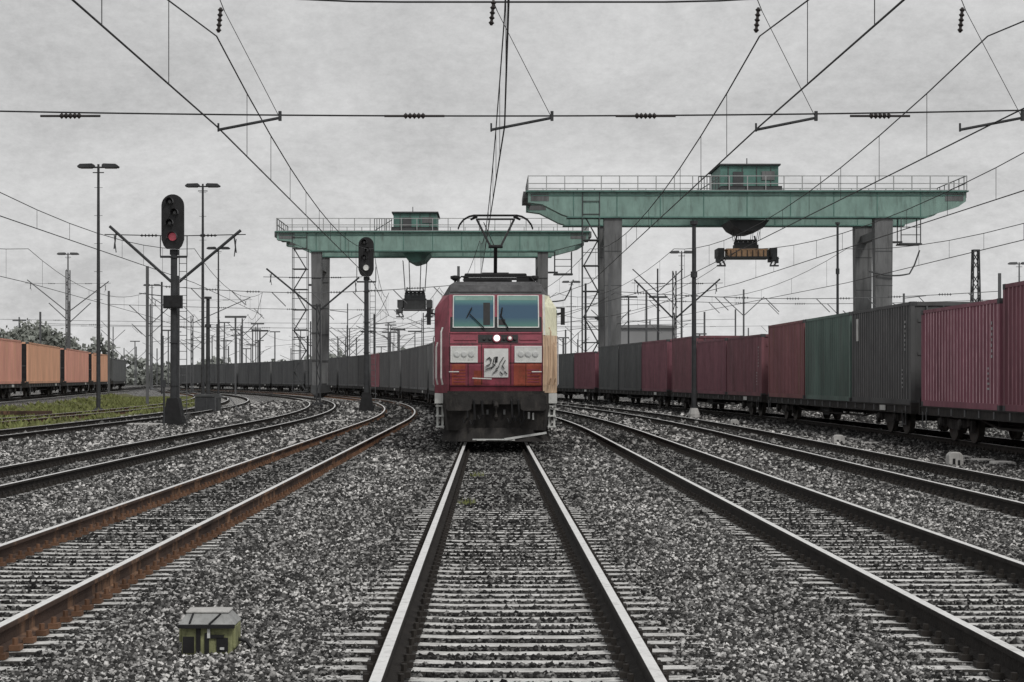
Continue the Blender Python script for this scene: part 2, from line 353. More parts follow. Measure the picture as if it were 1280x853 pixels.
def sleeper_mesh(clip):
    b = MB(); sec = [(-1.3,0),(-1.25,.0),(-.95,.0),(-.42,-.018),(.42,-.018),(.95,.0),(1.25,.0),(1.3,0)]
    vs = []
    for x, dz in sec:
        w = .07; vs += [(x,-.078,-.33),(x,.078,-.33),(x,w,-.165+dz),(x,-w,-.165+dz)]
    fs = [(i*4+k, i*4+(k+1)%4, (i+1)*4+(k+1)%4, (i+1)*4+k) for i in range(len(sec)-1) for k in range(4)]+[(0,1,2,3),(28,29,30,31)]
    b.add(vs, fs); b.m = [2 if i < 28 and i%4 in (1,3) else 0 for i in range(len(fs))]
    for r in (-.755,.755):
        for s in (-1,1):
            b.box((r+s*.105,0,-.145), (.07,.09,.035), 1); b.tube([(r+s*.1,0,-.13),(r+s*.1,0,-.085)], .02, 6, 1)
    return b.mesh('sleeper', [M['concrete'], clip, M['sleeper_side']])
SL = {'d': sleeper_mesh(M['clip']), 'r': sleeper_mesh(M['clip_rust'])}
def track(t, y0, y1, label, rust=False, nvis=100):
    f = TR[t]; dz = RAISE.get(t,0)
    root = empty('railway_track', (0,0,0), label, 'railway track', 'railway tracks across the yard')
    for s in (-1,1): part('rail', rail_mesh(f, s*.755, y0, y1, M['rail_rust'] if rust else M['rail_side'], dz), root)
    me = SL['r' if rust else 'd']
    Y = math.ceil(y0/SP)*SP+SP/2; k = 0; rest = MB(); 
    base = np.array([v.co[:] for v in me.vertices]); bf = [tuple(p.vertices) for p in me.polygons]; bm = [p.material_index for p in me.polygons]
    while Y < min(y1, 190):
        h = heading(f,Y)
        if k < nvis:
            o = bpy.data.objects.new('sleeper', me); COL.objects.link(o); o.parent = root
            o.location = (f(Y), Y, dz+random.uniform(-.006,.006)); o.rotation_euler = (0,0,h+random.uniform(-.008,.008))
        else:
            c, s = math.cos(h), math.sin(h)
            vs = np.stack([f(Y)+base[:,0]*c-base[:,1]*s, Y+base[:,0]*s+base[:,1]*c, base[:,2]+dz],1)
            o = len(rest.v); rest.v += [tuple(p) for p in vs]; rest.f += [tuple(i+o for i in q) for q in bf]; rest.m += bm
        Y += SP; k += 1
    if rest.v: tag(rest.build('sleepers', [M['concrete'], M['clip_rust' if rust else 'clip'], M['sleeper_side']], root), kind='stuff')
    return root
track('C', 3, 290, 'straight central track running under the red locomotive')
track('L1', 3, 290, 'curving track with rust-brown rail sides, nearest on the left of the central track', rust=True)
track('L2', 9, 290, 'second curving track to the left, dark rails, between the rusty one and the tall signal')
track('L3', 25, 260, 'curving track passing beside the foot of the tall red signal and the grass')
track('L4', 35, 240, 'overgrown track in the olive grass before the orange containers', rust=True)
track('LO', 55, 260, 'raised track under the train of orange containers')
track('R1', 3, 250, 'track just right of the central one with wide dark rail sides')
track('R2', 12, 250, 'second track to the right, between the white marker stones and the ballast strip')
track('RT', 15, 250, 'rightmost track under the maroon and grey container train')
# ------------------------------------------------------------------ containers
def container_meshes(Ln, Hh, cm):
    W = 2.438; body = MB(); frm = MB()
    y0, y1 = -Ln/2, Ln/2; x = W/2; po = .16
    ni = int((Ln-2*po)/.278); pt = (Ln-2*po)/ni
    for s in (-1,1):
        prof = []
        for i in range(ni):
            a = y0+po+i*pt
            prof += [(a, x-.008),(a+pt*.27, x-.008),(a+pt*.5, x-.044),(a+pt*.77, x-.044)]
        prof.append((y1-po, x-.008)); n = len(prof)
        vs = [(s*d, y, .14) for y, d in prof]+[(s*d, y, Hh-.09) for y, d in prof]
        for k in range(n-1): body.f.append(tuple(q+len(body.v) for q in (k,k+1,n+k+1,n+k))); body.m.append(1 if k%4 == 0 else 0)  # outer rib faces lighter, a highlight painted along the corrugation
        body.v += vs
    # roof with shallow ribs
    nr = int(Ln/.45); pr = Ln/nr; prof = []
    for i in range(nr): prof += [(y0+i*pr, Hh-.03),(y0+(i+.5)*pr, Hh-.03),(y0+(i+.6)*pr, Hh-.05),(y0+(i+.9)*pr, Hh-.05)]
    n = len(prof); body.add([(-x+.03,y,z) for y,z in prof]+[(x-.03,y,z) for y,z in prof], [(k,k+1,n+k+1,n+k) for k in range(n-1)])
    body.box((0,0,.13), (W-.12, Ln-.1, .06))
    # far end wall corrugated
    ne = 8; pe = (W-.24)/ne; prof = []
    for i in range(ne): a = -x+.12+i*pe; prof += [(a,.02),(a+pe*.3,.02),(a+pe*.5,.055),(a+pe*.8,.055)]
    n = len(prof); body.add([(u,y1-d,.12) for u,d in prof]+[(u,y1-d,Hh-.1) for u,d in prof], [(k,k+1,n+k+1,n+k) for k in range(n-1)])
    for sx in (-1,1):
        for sy in (y0, y1):
            d = 1 if sy < 0 else -1
            frm.box((sx*(x-.06), sy+d*.08, Hh/2), (.12,.16,Hh-.24))
            for z in (.06, Hh-.06): frm.box((sx*(x-.085), sy+d*.087, z), (.18,.18,.124), 1)
        frm.box((sx*(x-.03), 0, .08), (.06, Ln-.36, .15)); frm.box((sx*(x-.03), 0, Hh-.05), (.06, Ln-.36, .09))
    for sy in (y0+.05, y1-.05):
        frm.box((0,sy,.07), (W-.36,.1,.13)); frm.box((0,sy,Hh-.06), (W-.36,.1,.11))
    door = MB(); door.box((0,0,0), (W/2-.13,.05,Hh-.26))
    for z in (-.32,0,.32): door.box((0,-.035,z*Hh), (W/2-.3,.024,.1))
    rod = MB()
    for u in (-.22,.25): rod.tube([(u,0,-Hh/2+.12),(u,0,Hh/2-.12)], .022, 6); rod.box((u+.12,-.01,-.2),(.26,.025,.035))
    return (body.mesh('container_body', [cm, M['crest'] if cm.name.startswith('faded') else M['crest_red'] if cm.name.split('_')[0] in ('maroon','plum','red') else M['crest_grey'] if 'grey_cont' in cm.name and 'green' not in cm.name or 'slate' in cm.name else cm]), frm.mesh('container_frame', [cm, M['crane_dark']]), door.mesh('container_door', M['black'] if 'orange' in cm.name or 'salmon' in cm.name else cm), rod.mesh('lock_rods', M['pole_grey']))  # orange and salmon doors blackened: shade of the wagon gaps painted on
_cc = {}
def container(loc, rz, Ln, Hh, col, label, group):
    key = (Ln,Hh,col)
    if key not in _cc: _cc[key] = container_meshes(Ln,Hh,CM[col])
    b, fr, d, rd = _cc[key]
    r = empty('shipping_container', loc, label, 'container', group, rz)
    part('body', b, r); part('frame', fr, r)
    if 'dark grey corrugated container, fourth' in label:
        ps = MB(); ps.box((-1.222, Ln/2-.75, Hh-.62),(.012,.26,.7)); ps.build('pale_plate', M['loco_white'], r)
    if any(k in label for k in ('second from the near','third from the near','fourth from the near','seventh from the near')) and 'right-hand' in label:
        mk = MB()
        for k in range(7): mk.box((-1.216,-Ln/2+.62+random.uniform(-.02,.02),Hh-.55-k*.13),(.006,random.uniform(.05,.1),.07))
        for k in range(5): mk.box((-1.216,-Ln/2+.9+random.uniform(-.02,.02),.5+k*.12),(.006,random.uniform(.06,.16),.05))
        mk.build('worn_marks', M['rail_w'], r)
    for s in (-1,1):
        dr = part('door', d, r, (s*.545, -Ln/2+.06, Hh/2)); part('lock_rod', rd, dr, (0,-.065,0))
    return r
# ------------------------------------------------------------------ flat wagons
def wheel_mesh():
    b = MB(); b.lathe([(.06,-.09),(.1,-.09),(.1,-.05),(.38,-.03),(.42,-.065),(.455,-.065),(.455,.06),(.485,.065),(.485,.09),(.4,.09),(.12,.03),(.06,.03)], axis=(-1,0,0), n=24); return b.mesh('wheel', M['wheel'], False)
WH = wheel_mesh()
def bogie_meshes():
    b = MB()
    for s in (-1,1):
        X = s*1.02
        poly = [(-1.35,.42),(-1.35,.62),(-.75,.66),(-.45,.56),(.45,.56),(.75,.66),(1.35,.62),(1.35,.42),(1.0,.36),(.8,.42),(.45,.3),(-.45,.3),(-.8,.42),(-1.0,.36)]
        b.prism(poly, lambda u,v,t,X=X: (X-.06+.12*t, u, v))
        for y in (-.9,.9): b.lathe([(.13,0),(.13,.12),(.09,.16)], (X+s*.05,y,.46), (s,0,0), 12); b.box((X+s*.08,y,.46), (.1,.34,.2))
        for y in (-.18,0,.18): b.tube([(X,y,.32),(X,y,.54)], .07, 8)
        b.box((X*1.02, 1.52, .4),(.1,.14,.3)); b.box((X*1.02,-1.52,.4),(.1,.14,.3))
    b.box((0,0,.45), (1.96,.4,.22))
    for y in (-.9,.9): b.tube([(-.9,y,.46),(.9,y,.46)], .075, 8)
    return b.mesh('bogie', M['loco_under'])
BG = bogie_meshes()
_wg = {}
def wagon(loc, rz, Lw, label, group):
    key = Lw
    if key not in _wg:
        fr = MB(); h = Lw/2
        for s in (-1,1):
            fr.box((s*1.2,0,.73), (.05,Lw-.2,.2)); fr.box((s*1.17,0,.835), (.16,Lw-.2,.03)); fr.box((s*1.17,0,.625), (.14,Lw-.2,.03))
            for i in range(int(Lw/1.2)): fr.box((s*1.235, -h+.6+i*1.2, .73), (.03,.08,.17), 1)
            # fish-belly truss below the sill
            a, c = h-4.6, h-6.4
            fr.box((s*.98,0,.42), (.08,2*c,.05)); fr.bar((s*.98,-a,.62),(s*.98,-c,.42),.08,.05); fr.bar((s*.98,a,.62),(s*.98,c,.42),.08,.05)
            for i in range(5): fr.box((s*.98,-c+i*c/2,.52),(.06,.06,.18))
            fr.tube([(s*1.27,-h+.5,.7),(s*1.27,-h+.5,.3),(s*1.27,-h+.85,.3),(s*1.27,-h+.85,.7)], .018, 6, 1)
            fr.tube([(s*1.27,h-.5,.7),(s*1.27,h-.5,.3),(s*1.27,h-.85,.3),(s*1.27,h-.85,.7)], .018, 6, 1)
        for i in range(int(Lw/2)+1): fr.box((0,-h+.3+i*(Lw-.6)/int(Lw/2),.73), (2.34,.14,.16))
        fr.box((0,0,.6),(.5,Lw-7,.34))
        for s in (-1,1): fr.box((0,s*(h-.06),.76), (2.5,.12,.32))
        box = MB(); box.box((0,0,0),(.5,.9,.34)); box.box((.26,0,0),(.03,.7,.24)); box.tube([(-.1,.5,.02),(-.1,1.3,.02)],.16,10)
        buf = MB(); buf.lathe([(.11,0),(.11,.28),(.075,.28),(.075,.46),(.225,.47),(.225,.5),(.1,.52)], axis=(0,1,0), n=14)
        lab = MB(); lab.box((0,0,0),(.02,.62,.15)); 
        _wg[key] = (fr.mesh('wagon_frame',[M['loco_under'],M['pole_grey']]), box.mesh('brake_gear',M['crane_dark']), buf.mesh('buffer',M['loco_under']), lab.mesh('sill_plate',M['loco_white']))
    fr, box, buf, lab = _wg[key]; h = Lw/2
    r = empty('container_wagon', loc, label, 'freight wagon', group, rz)
    part('underframe', fr, r); part('brake_gear', box, r, (-.7,1.2,.5)); part('sill_plate', lab, r, (-1.262,-h+3.1,.73)); part('sill_plate', lab, r, (1.262,h-3.1,.73))
    for s in (-1,1):
        bg = part('bogie', BG, r, (0,s*(h-2.9),0))
        for y in (-.9,.9):
            part('wheel', WH, bg, (-.755,y,.46)); part('wheel', WH, bg, (.755,y,.46), math.pi)
        for x in (-.87,.87): part('buffer', buf, r, (x,s*h,.98), 0 if s > 0 else math.pi)
    return r
def train(t, wagons, Ln, gap, wgap, y0, tname, clabel, cgroup, wlabel, wgroup, deck=.85):
    f = TR[t]; dz = RAISE.get(t,0); Y = y0; ci = 0
    for wi, ws in enumerate(wagons):
        Lw = round(len(ws)*Ln+(len(ws)-1)*gap+.3, 3)
        # chord between the two bogies
        nrm = math.hypot(1, slope(f, Y+Lw/2)); Yc = Y+Lw/2/nrm
        h = -math.atan((f(Yc+Lw*.35/nrm)-f(Yc-Lw*.35/nrm))/(Lw*.7/nrm))
        Xc = (f(Yc+Lw*.35/nrm)+f(Yc-Lw*.35/nrm))/2
        wagon((Xc,Yc,dz), h, Lw, wlabel(wi), wgroup)
        for j, (col, Hh) in enumerate(ws):
            l = -Lw/2+.15+Ln/2+j*(Ln+gap)
            p = Vector((Xc-math.sin(h)*l, Yc+math.cos(h)*l, dz+deck))
            c = col(p) if callable(col) else col
            container(p, h, Ln, Hh, c, clabel(ci, c, p), cgroup); ci += 1
        Y += (Lw+wgap)/nrm
STD, HI = 2.591, 2.896
rt = [[('maroon',HI),('maroon',HI),('pink',STD)], [('grey',HI),('green',HI),('brown',HI)], [('plum',STD),('maroon',STD),('plum',HI)],
      [('maroon',HI),('grey',HI),('slate',HI)], [('maroon',STD),('slate',STD),('plum',STD)], [('maroon',STD),('grey',STD),('maroon',STD)], [('plum',STD),('grey',STD),('maroon',STD)]]
desc = {'maroon':'maroon','pink':'faded maroon, pale-ribbed','grey':'dark grey','green':'grey-green','brown':'red-brown','plum':'plum red','slate':'slate grey','fgrey':'dark grey','fslate':'slate grey','fred':'dusty red','orange':'orange','salmon':'salmon orange'}
train('RT', rt, 7.0, .25, 1.1, 24.0, 'right', lambda i,c,p: f'{desc[c]} corrugated container, {ORD[max(0,i)]} from the near end of the right-hand train', 'containers on the right-hand train',
      lambda i: f'low dark flat wagon, {ORD[i]} from the near end of the right-hand train', 'flat wagons of the right-hand train')
def ccol(p):
    x = VX+F*p.x/p.y
    if 478 < x < 498: return 'fred'
    return 'fslate' if random.random() < .35 else 'fgrey'
train('C', [[(ccol,HI)]*3 for _ in range(10)], 7.0, .25, 1.1, 60.2, 'loco', lambda i,c,p: f'{desc[c]} ribbed container, {ORD[i]} behind the red locomotive on the curving train', 'grey containers behind the locomotive',
      lambda i: f'dark flat wagon, {ORD[i]} behind the red locomotive under grey containers', 'flat wagons behind the locomotive')
lo = [[('orange',STD)],[('salmon',STD)],[('orange',STD)],[('salmon',STD)],[('orange',STD)],[('slate',2.3)]]
train('LO', lo, 17.4, .2, 3.7, 61.8, 'left', lambda i,c,p: f'{desc[c]} long container, {ORD[i]} from the near end of the left-hand train', 'containers on the left-hand train',
      lambda i: f'dark long flat wagon, {ORD[i]} from the near end of the left-hand train', 'flat wagons of the left-hand train')
# ------------------------------------------------------------------ locomotive (local: y=0 at the front, z=0 at rail top)
loco = empty('electric_locomotive', (.15,39.6,0), 'red electric locomotive with two dark windscreens and raised pantograph heading the train', 'locomotive')
LL = 18.6
def fy(z):
    pts = [(1.25,.16),(1.45,.06),(1.9,0),(2.35,.03),(2.62,.12),(2.72,.17),(3.6,.56),(3.9,.86)]
    for (a,b),(c,d) in zip(pts,pts[1:]):
        if z <= c: return b+(d-b)*(z-a)/(c-a)
    return pts[-1][1]
FW = 1.11
def hw(z): return 1.47 if z <= 3.3 else 1.47-(z-3.3)*.62
zs = [1.25,1.45,1.9,2.35,2.62,2.72,3.0,3.3,3.6,3.84]
zs_r = [1.25,1.45,1.9,2.35,2.62,2.72,3.0,3.3,3.6]
body = MB(); rings = []
for z in zs_r:
    w = hw(z); a = fy(z); c = a+.72
    rings.append([(-w,LL/2,z),(-w,c,z),(-FW,a,z),(FW,a,z),(w,c,z),(w,LL/2,z)])
for i in range(len(rings)-1):
    o = len(body.v); body.v += rings[i]+rings[i+1]
    for k in range(5):
        body.f.append((o+k,o+k+1,o+6+k+1,o+6+k))
        z = zs_r[i]; mi = 0
        if k == 3: mi = 1 if z >= 2.62 else 2       # right-hand corner panel, cream above and tan below
        if k == 4: mi = 0
        body.m.append(mi)
# mirrored rear half
for i in range(len(rings)-1):
    o = len(body.v); body.v += [(-x,LL-y,z) for x,y,z in rings[i]]+[(-x,LL-y,z) for x,y,z in rings[i+1]]
    for k in range(5): body.f.append((o+k,o+k+1,o+6+k+1,o+6+k)); body.m.append(0)
body.box((0,LL/2,1.22),(2.5,LL-1.2,.08),3)
body.build('body', [M['loco_red'], M['loco_cream'], M['loco_tan'], M['loco_under']], loco)
roof = MB(); rr = []
for z in (3.6,3.84,3.93):
    w = hw(min(z,3.84)) if z < 3.9 else 1.0; a = fy(min(z,3.9))+(.12 if z > 3.9 else 0); f0 = FW if z < 3.9 else FW-.12
    rr.append([(-w,a+.72,z),(-f0,a,z),(f0,a,z),(w,a+.72,z),(w,LL-a-.72,z),(f0,LL-a,z),(-f0,LL-a,z),(-w,LL-a-.72,z)])
for A,B in zip(rr,rr[1:]):
    o = len(roof.v); roof.v += A+B
    for k in range(8): roof.f.append((o+k,o+(k+1)%8,o+8+(k+1)%8,o+8+k)); roof.m.append(0)
o = len(roof.v); roof.v += rr[-1]; roof.f.append(tuple(o+k for k in range(8))); roof.m.append(0)
for i in range(12): roof.box((0,4.2+i*.9,3.95),(1.7,.5,.07))
roof.build('roof', [M['loco_roof']], loco)
for s in (-1,1):                                     # gutter rails along the roof edge
    gt = MB(); gt.tube([(s*1.3,1.6,3.62),(s*1.3,LL-1.6,3.62)], .03, 6); gt.build('gutter', M['loco_white'], loco)
def fpt(x, z, out=0): return Vector((x, fy(z)-out, z))
def fpatch(mb, x0, x1, z0, z1, out, thick=.03, mi=0, nz=3):
    """a plate lying on the curved front between z0 and z1"""
    zz = sorted(set([z0,z1]+[z for z in (1.45,1.9,2.35,2.62,2.72) if z0 < z < z1]))
    for a,b in zip(zz,zz[1:]):
        vs = [fpt(x0,a,out),fpt(x1,a,out),fpt(x1,b,out),fpt(x0,b,out),fpt(x0,a,out-thick),fpt(x1,a,out-thick),fpt(x1,b,out-thick),fpt(x0,b,out-thick)]
        mb.add(vs, [(0,1,2,3),(7,6,5,4),(0,4,5,1),(1,5,6,2),(2,6,7,3),(3,7,4,0)], mi)
    return mb
# windscreen surround, glass, seals, pillar, wipers
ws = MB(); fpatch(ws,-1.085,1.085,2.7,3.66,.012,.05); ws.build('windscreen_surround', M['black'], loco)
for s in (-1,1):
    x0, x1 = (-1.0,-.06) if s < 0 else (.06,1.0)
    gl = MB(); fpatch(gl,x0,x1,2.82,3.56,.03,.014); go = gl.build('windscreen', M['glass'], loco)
    se = MB()
    for a,b,c,d in ((x0-.025,x0,2.8,3.58),(x1,x1+.025,2.8,3.58)): fpatch(se,a,b,c,d,.036,.02)
    fpatch(se,x0,x1,2.795,2.82,.036,.02); fpatch(se,x0,x1,3.56,3.585,.036,.02); se.build('seal', M['seal'], go)
    wp = MB(); b0 = fpt(s*.3 if s > 0 else -.25,2.76,.07); b1 = fpt(.1 if s > 0 else -.62,3.12,.075)
    wp.bar(b0,b1,.02); wp.bar(b1+Vector((-.12 if s < 0 else .0,0,-.17)), b1+Vector((.05,.06,.16)), .025); wp.build('wiper', M['black'], loco)
    sb = MB(); fpatch(sb,x0+.03,x1-.03,3.46,3.54,.034,.003); sb.build('sun_blind', M['teal'], go)
    blk = MB(); xx = -.2 if s < 0 else .16; fpatch(blk, xx-.1, xx+.06, 2.86, 3.4 if s < 0 else 3.0, .034, .003); blk.build('cab_post', M['black'], go)
vis = MB(); fpatch(vis,-1.1,1.1,3.67,3.84,.03,.06); vis.build('brow_panel', M['loco_roof'], loco)
cs = MB()                                            # pale edge strip down the right of the windscreens
fpatch(cs,1.115,1.165,2.62,3.6,-.03,.05); cs.build('corner_strip', M['seal'], loco)
# lamps and panels under the windscreens
band = MB(); fpatch(band,-.42,.52,2.44,2.63,.012,.03); band.build('lamp_recess', M['black'], loco)
tp = MB(); fpatch(tp,-1.0,-.46,2.50,2.53,.02,.02); fpatch(tp,.56,1.0,2.50,2.53,.02,.02); fpatch(tp,-1.08,1.08,2.66,2.69,.03,.03); tp.build('trim_strip', M['loco_red'], loco)
for x, r, m in ((.02,.075,'lamp_white'),(.33,.04,'lamp_pale')):
    h = MB(); p = fpt(x,2.54,.01); h.lathe([(r+.03,0),(r+.03,.05),(r,.05)], p, (0,-1,.1), 18); ho = h.build('headlight', M['loco_red'], loco)
    l = MB(); l.lathe([(r,0),(r,.012),(r*.6,.03)], p+Vector((0,-.05,.005)), (0,-1,.1), 18); l.build('lens', M[m], ho)
for x in (-.27,-.14,.2,.45):
    h = MB(); h.lathe([(.035,0),(.035,.04),(.025,.05)], fpt(x,2.53,.01), (0,-1,.1), 12); h.build('marker_lamp', M['lens_dark'], loco)
for x0,x1 in ((-1.04,-.46),(.47,1.05)):
    p = MB(); fpatch(p,x0,x1,2.0,2.33,.03,.04); po = p.build('lamp_panel', M['loco_white'], loco)
    fr = MB(); fpatch(fr,x0-.03,x0,1.97,2.36,.034,.04); fpatch(fr,x1,x1+.03,1.97,2.36,.034,.04); fpatch(fr,x0,x1,1.97,2.0,.034,.04); fpatch(fr,x0,x1,2.33,2.36,.034,.04); fr.build('frame', M['emb'], po)
    for i in range(3):
        l = MB(); l.lathe([(.075,0),(.075,.02),(.05,.03)], fpt(x0+.12+i*.17,2.17,.03), (0,-1,0), 14); l.build('lens', M['seal'], po)
# emblem plate: a pale square with dark slanted strokes
em = MB(); fpatch(em,-.28,.29,1.62,2.3,.026,.03); eo = em.build('emblem_plate', M['emb'], loco)
st = MB()
def stroke(pts, w):
    P3 = [fpt(-.28+.57*u, 1.62+.68*v, .034) for u,v in pts]
    for a,b in zip(P3,P3[1:]): st.bar(a,b,w*1.55,.012)
stroke([(.10,.62),(.22,.70),(.30,.62),(.24,.46),(.08,.40)], .05); stroke([(.06,.28),(.34,.36)], .05)
stroke([(.42,.70),(.36,.48),(.46,.42)], .045); stroke([(.52,.72),(.50,.52),(.40,.40),(.30,.30)], .04)
stroke([(.80,.70),(.66,.52),(.60,.36),(.48,.28)], .05); stroke([(.88,.60),(.74,.40),(.84,.30)], .04)
stroke([(.36,.14),(.56,.26)], .04); stroke([(.66,.20),(.78,.10)], .04); stroke([(.84,.22),(.95,.12)], .035)
st.build('emblem_strokes', M['black'], eo)
for x0,x1,z0,z1 in ((-1.04,-.72,1.44,1.93),(.42,1.06,1.42,1.95),(-.52,-.32,1.44,1.78)):
    p = MB(); fpatch(p,x0,x1,z0,z1,.008,.02); p.build('stained_panel', M['loco_orange'], loco)
hr = MB()
for x in (-1.0,.95):
    hr.tube([fpt(x-.1,1.75,.0),fpt(x-.1,1.75,.08),fpt(x+.12,1.75,.08),fpt(x+.12,1.75,0)], .014, 6)
hr.tube([fpt(-.55,1.6,.02),fpt(-.55,1.6,.08),fpt(-.1,1.58,.08)], .014, 6)
hr.build('handrail', M['loco_white'], loco)
for s in (-1,1):                                     # vertical grab rails on the corner panels
    g_ = MB()
    for k, t in enumerate((.35,.7)):
        x = s*(FW+(1.47-FW)*t+.03)
        g_.tube([(x,fy(1.5)+.72*t-.05,1.45),(x+s*.03,fy(1.9)+.72*t-.08,1.6),(x+s*.03,fy(2.35)+.72*t-.08,2.35 if k else 2.7),(x,fy(2.35)+.72*t-.03,2.45 if k else 2.8)], .022, 6)
    g_.build('grab_rail', M['loco_tan'] if s > 0 else M['loco_white'], loco)
    # pale foot-step blocks below the corners
    f_ = MB(); f_.box((s*1.36,.75,1.12),(.2,.5,.24)); f_.box((s*1.4,.72,.72),(.05,.06,.6)); f_.box((s*1.28,.72,.72),(.05,.06,.6))
    for z in (.44,.7,.94): f_.box((s*1.34,.68,z),(.2,.26,.035))
    f_.build('corner_step', M['loco_white'], loco)
    # side details
    dr = MB(); dr.box((s*1.475,2.1,2.2),(.03,.62,1.85)); do = dr.build('cab_door', M['loco_red'], loco)
    w_ = MB(); w_.box((s*1.485,2.1,2.75),(.03,.42,.6)); w_.build('door_window', M['glass'], do)
    h_ = MB(); h_.tube([(s*1.49,1.72,1.4),(s*1.53,1.72,1.45),(s*1.53,1.72,2.6),(s*1.49,1.72,2.65)], .018, 6); h_.build('door_rail', M['seal'], do)
    sw = MB(); sw.box((s*1.475,1.42,2.95),(.025,.48,.6)); sw.build('side_window', M['glass'], loco)
    for i in range(7):
        gr = MB(); gr.box((s*1.475,4.2+i*1.55,3.0),(.02,1.2,.4))
        for k in range(6): gr.box((s*1.488,4.2+i*1.55,2.84+k*.065),(.02,1.1,.02))
        gr.build('louvre', M['loco_roof'], loco)
    mi = MB(); mi.tube([(s*1.44,1.15,3.15),(s*1.6,1.05,3.18)], .02, 6); mi.box((s*1.62,1.05,3.1),(.1,.06,.42)); mi.build('mirror', M['black'], loco)
sm_ = MB()                                           # panel joints
for x0,x1,z0,z1 in ((-1.08,1.08,2.405,2.42),(-1.08,-.3,1.955,1.967),(.31,1.08,1.955,1.967),(-.345,-.333,1.45,2.4),(.345,.357,1.45,2.4),(-1.1,-1.088,1.3,2.68),(1.088,1.1,1.3,2.68),(-1.08,1.08,1.40,1.415),(-.66,-.65,1.42,1.95),(.70,.71,1.42,1.95)): fpatch(sm_,x0,x1,z0,z1,.0125,.01)
sm_.build('panel_joint', M['black'], loco)
vg = MB()
for k in range(5): fpatch(vg,-1.0,-.72,1.5+k*.07,1.525+k*.07,.016,.012)
for k in range(5): fpatch(vg,.74,1.02,1.5+k*.07,1.525+k*.07,.016,.012)
vg.build('vent_slats', M['loco_red'], loco)
# buffer beam, buffers, plough
bb = MB(); bb.prism([(-1.15,.3),(1.15,.3),(1.38,.9),(1.32,.9),(-1.32,.9),(-1.38,.9)], lambda u,v,t: (u, v if False else v-.05, .95+.3*t))
bb.box((0,.42,1.12),(2.44,.7,.27)); bb.box((0,.3,1.27),(2.3,.4,.05))
bb.build('buffer_beam', M['loco_under'], loco)
fs_ = MB(); fs_.prism([(-1.28,.5),(-1.2,.22),(1.2,.22),(1.28,.5),(1.2,.9),(-1.2,.9)], lambda u,v,t: (u*(1-.06*(1-t)), v+.1*(1-t), .36+.62*t)); fs_.build('front_skirt', M['loco_under'], loco)
rd = MB()
for x,z0,z1 in ((-.72,.55,1.2),(-.55,.5,1.22),(-.36,.62,1.2),(.34,.55,1.2),(.5,.6,1.22),(.62,.52,1.2)):
    rd.tube([(x,.2,z1),(x+.03,.05,z1-.15),(x+.05,.02,z0+.12),(x-.02,.08,z0),(x-.07,.16,z0+.1)], .025, 6)
rd.build('brake_hose', M['black'], loco)
for x in (-.875,.875):
    b_ = MB(); b_.lathe([(.17,0),(.17,.3),(.12,.3),(.12,.5)], (x,.2,1.03), (0,-1,0), 18); bo = b_.build('buffer', M['loco_under'], loco)
    h_ = MB(); h_.prism([(-.3,-.14),(-.24,-.19),(.24,-.19),(.3,-.14),(.3,.14),(.24,.19),(-.24,.19),(-.3,.14)], lambda u,v,t: (x+u,-.33+.04*t,1.03+v)); h_.build('buffer_head', M['loco_under'], bo)
hk = MB(); hk.box((0,.06,1.02),(.12,.36,.2)); hk.tube([(0,-.1,1.02),(0,-.2,.95),(0,-.18,.7),(0,-.1,.62),(0,-.02,.7),(0,-.06,.9)], .045, 8); hk.build('coupling_hook', M['loco_under'], loco)
pl = MB(); pl.prism([(-1.3,.75),(-.9,.22),(0,.02),(.9,.22),(1.3,.75),(1.2,.85),(0,.3),(-1.2,.85)], lambda u,v,t: (u*(1-.04*t), v+.12*t, .1+.32*t)); pl.box((0,.1,.14),(.9,.03,.025),1); pl.build('snow_plough', [M['loco_under'],M['loco_white']], loco)
gt = MB(); gt.bar((-.55,.04,.155),(.2,.0,.155),.03); gt.bar((.2,.0,.16),(1.2,.42,.3),.03,.05); gt.build('plough_edge', M['seal'], loco)
ml = MB(); ml.box((.78,.16,.72),(.05,.04,.16)); ml.box((.88,.16,.7),(.04,.04,.16)); ml.build('socket_plate', M['seal'], loco)
lw = MB()
for x in (-.2,0,.2): lw.box((x,.2,.8),(.05,.04,.12))
lw.build('cable_socket', M['crane_dark'], loco)
lb = MB(); lb.lathe([(.625,-.065),(.625,.06),(.655,.065),(.655,.09),(.5,.09),(.2,.04),(.12,.1),(.12,-.1),(.2,-.05),(.5,-.06)], axis=(-1,0,0), n=28); LWH = lb.mesh('loco_wheel', M['wheel'])
for yb_ in (3.9, LL-3.9):
    bg = MB()
    for s in (-1,1):
        bg.prism([(-2.1,.5),(-2.1,.75),(-1.0,.85),(-.6,.6),(.6,.6),(1.0,.85),(2.1,.75),(2.1,.5),(1.3,.42),(.8,.5),(.5,.4),(-.5,.4),(-.8,.5),(-1.3,.42)], lambda u,v,t,s=s: (s*(1.1+.12*t),u,v))
        for y in (-1.3,1.3): bg.lathe([(.2,0),(.2,.16),(.12,.2)], (s*1.2,y,.62), (s,0,0), 14); bg.tube([(s*1.25,y-.4,.7),(s*1.25,y-.4,1.2)], .09, 8); bg.tube([(s*1.25,y+.4,.7),(s*1.25,y+.4,1.2)], .09, 8)
        bg.box((s*1.15,-2.35,.35),(.08,.3,.5))
    bg.box((0,0,.7),(2.1,.8,.3)); bo = bg.build('bogie', M['loco_under'], loco, loc=(0,yb_,0))
    for y in (-1.3,1.3): part('wheel', LWH, bo, (-.755,y,.625)); part('wheel', LWH, bo, (.755,y,.625), math.pi)
for s in (-1,1):
    tk = MB(); tk.box((s*1.2,LL/2,.75),(.4,3.4,.85)); tk.build('underfloor_case', M['loco_under'], loco)
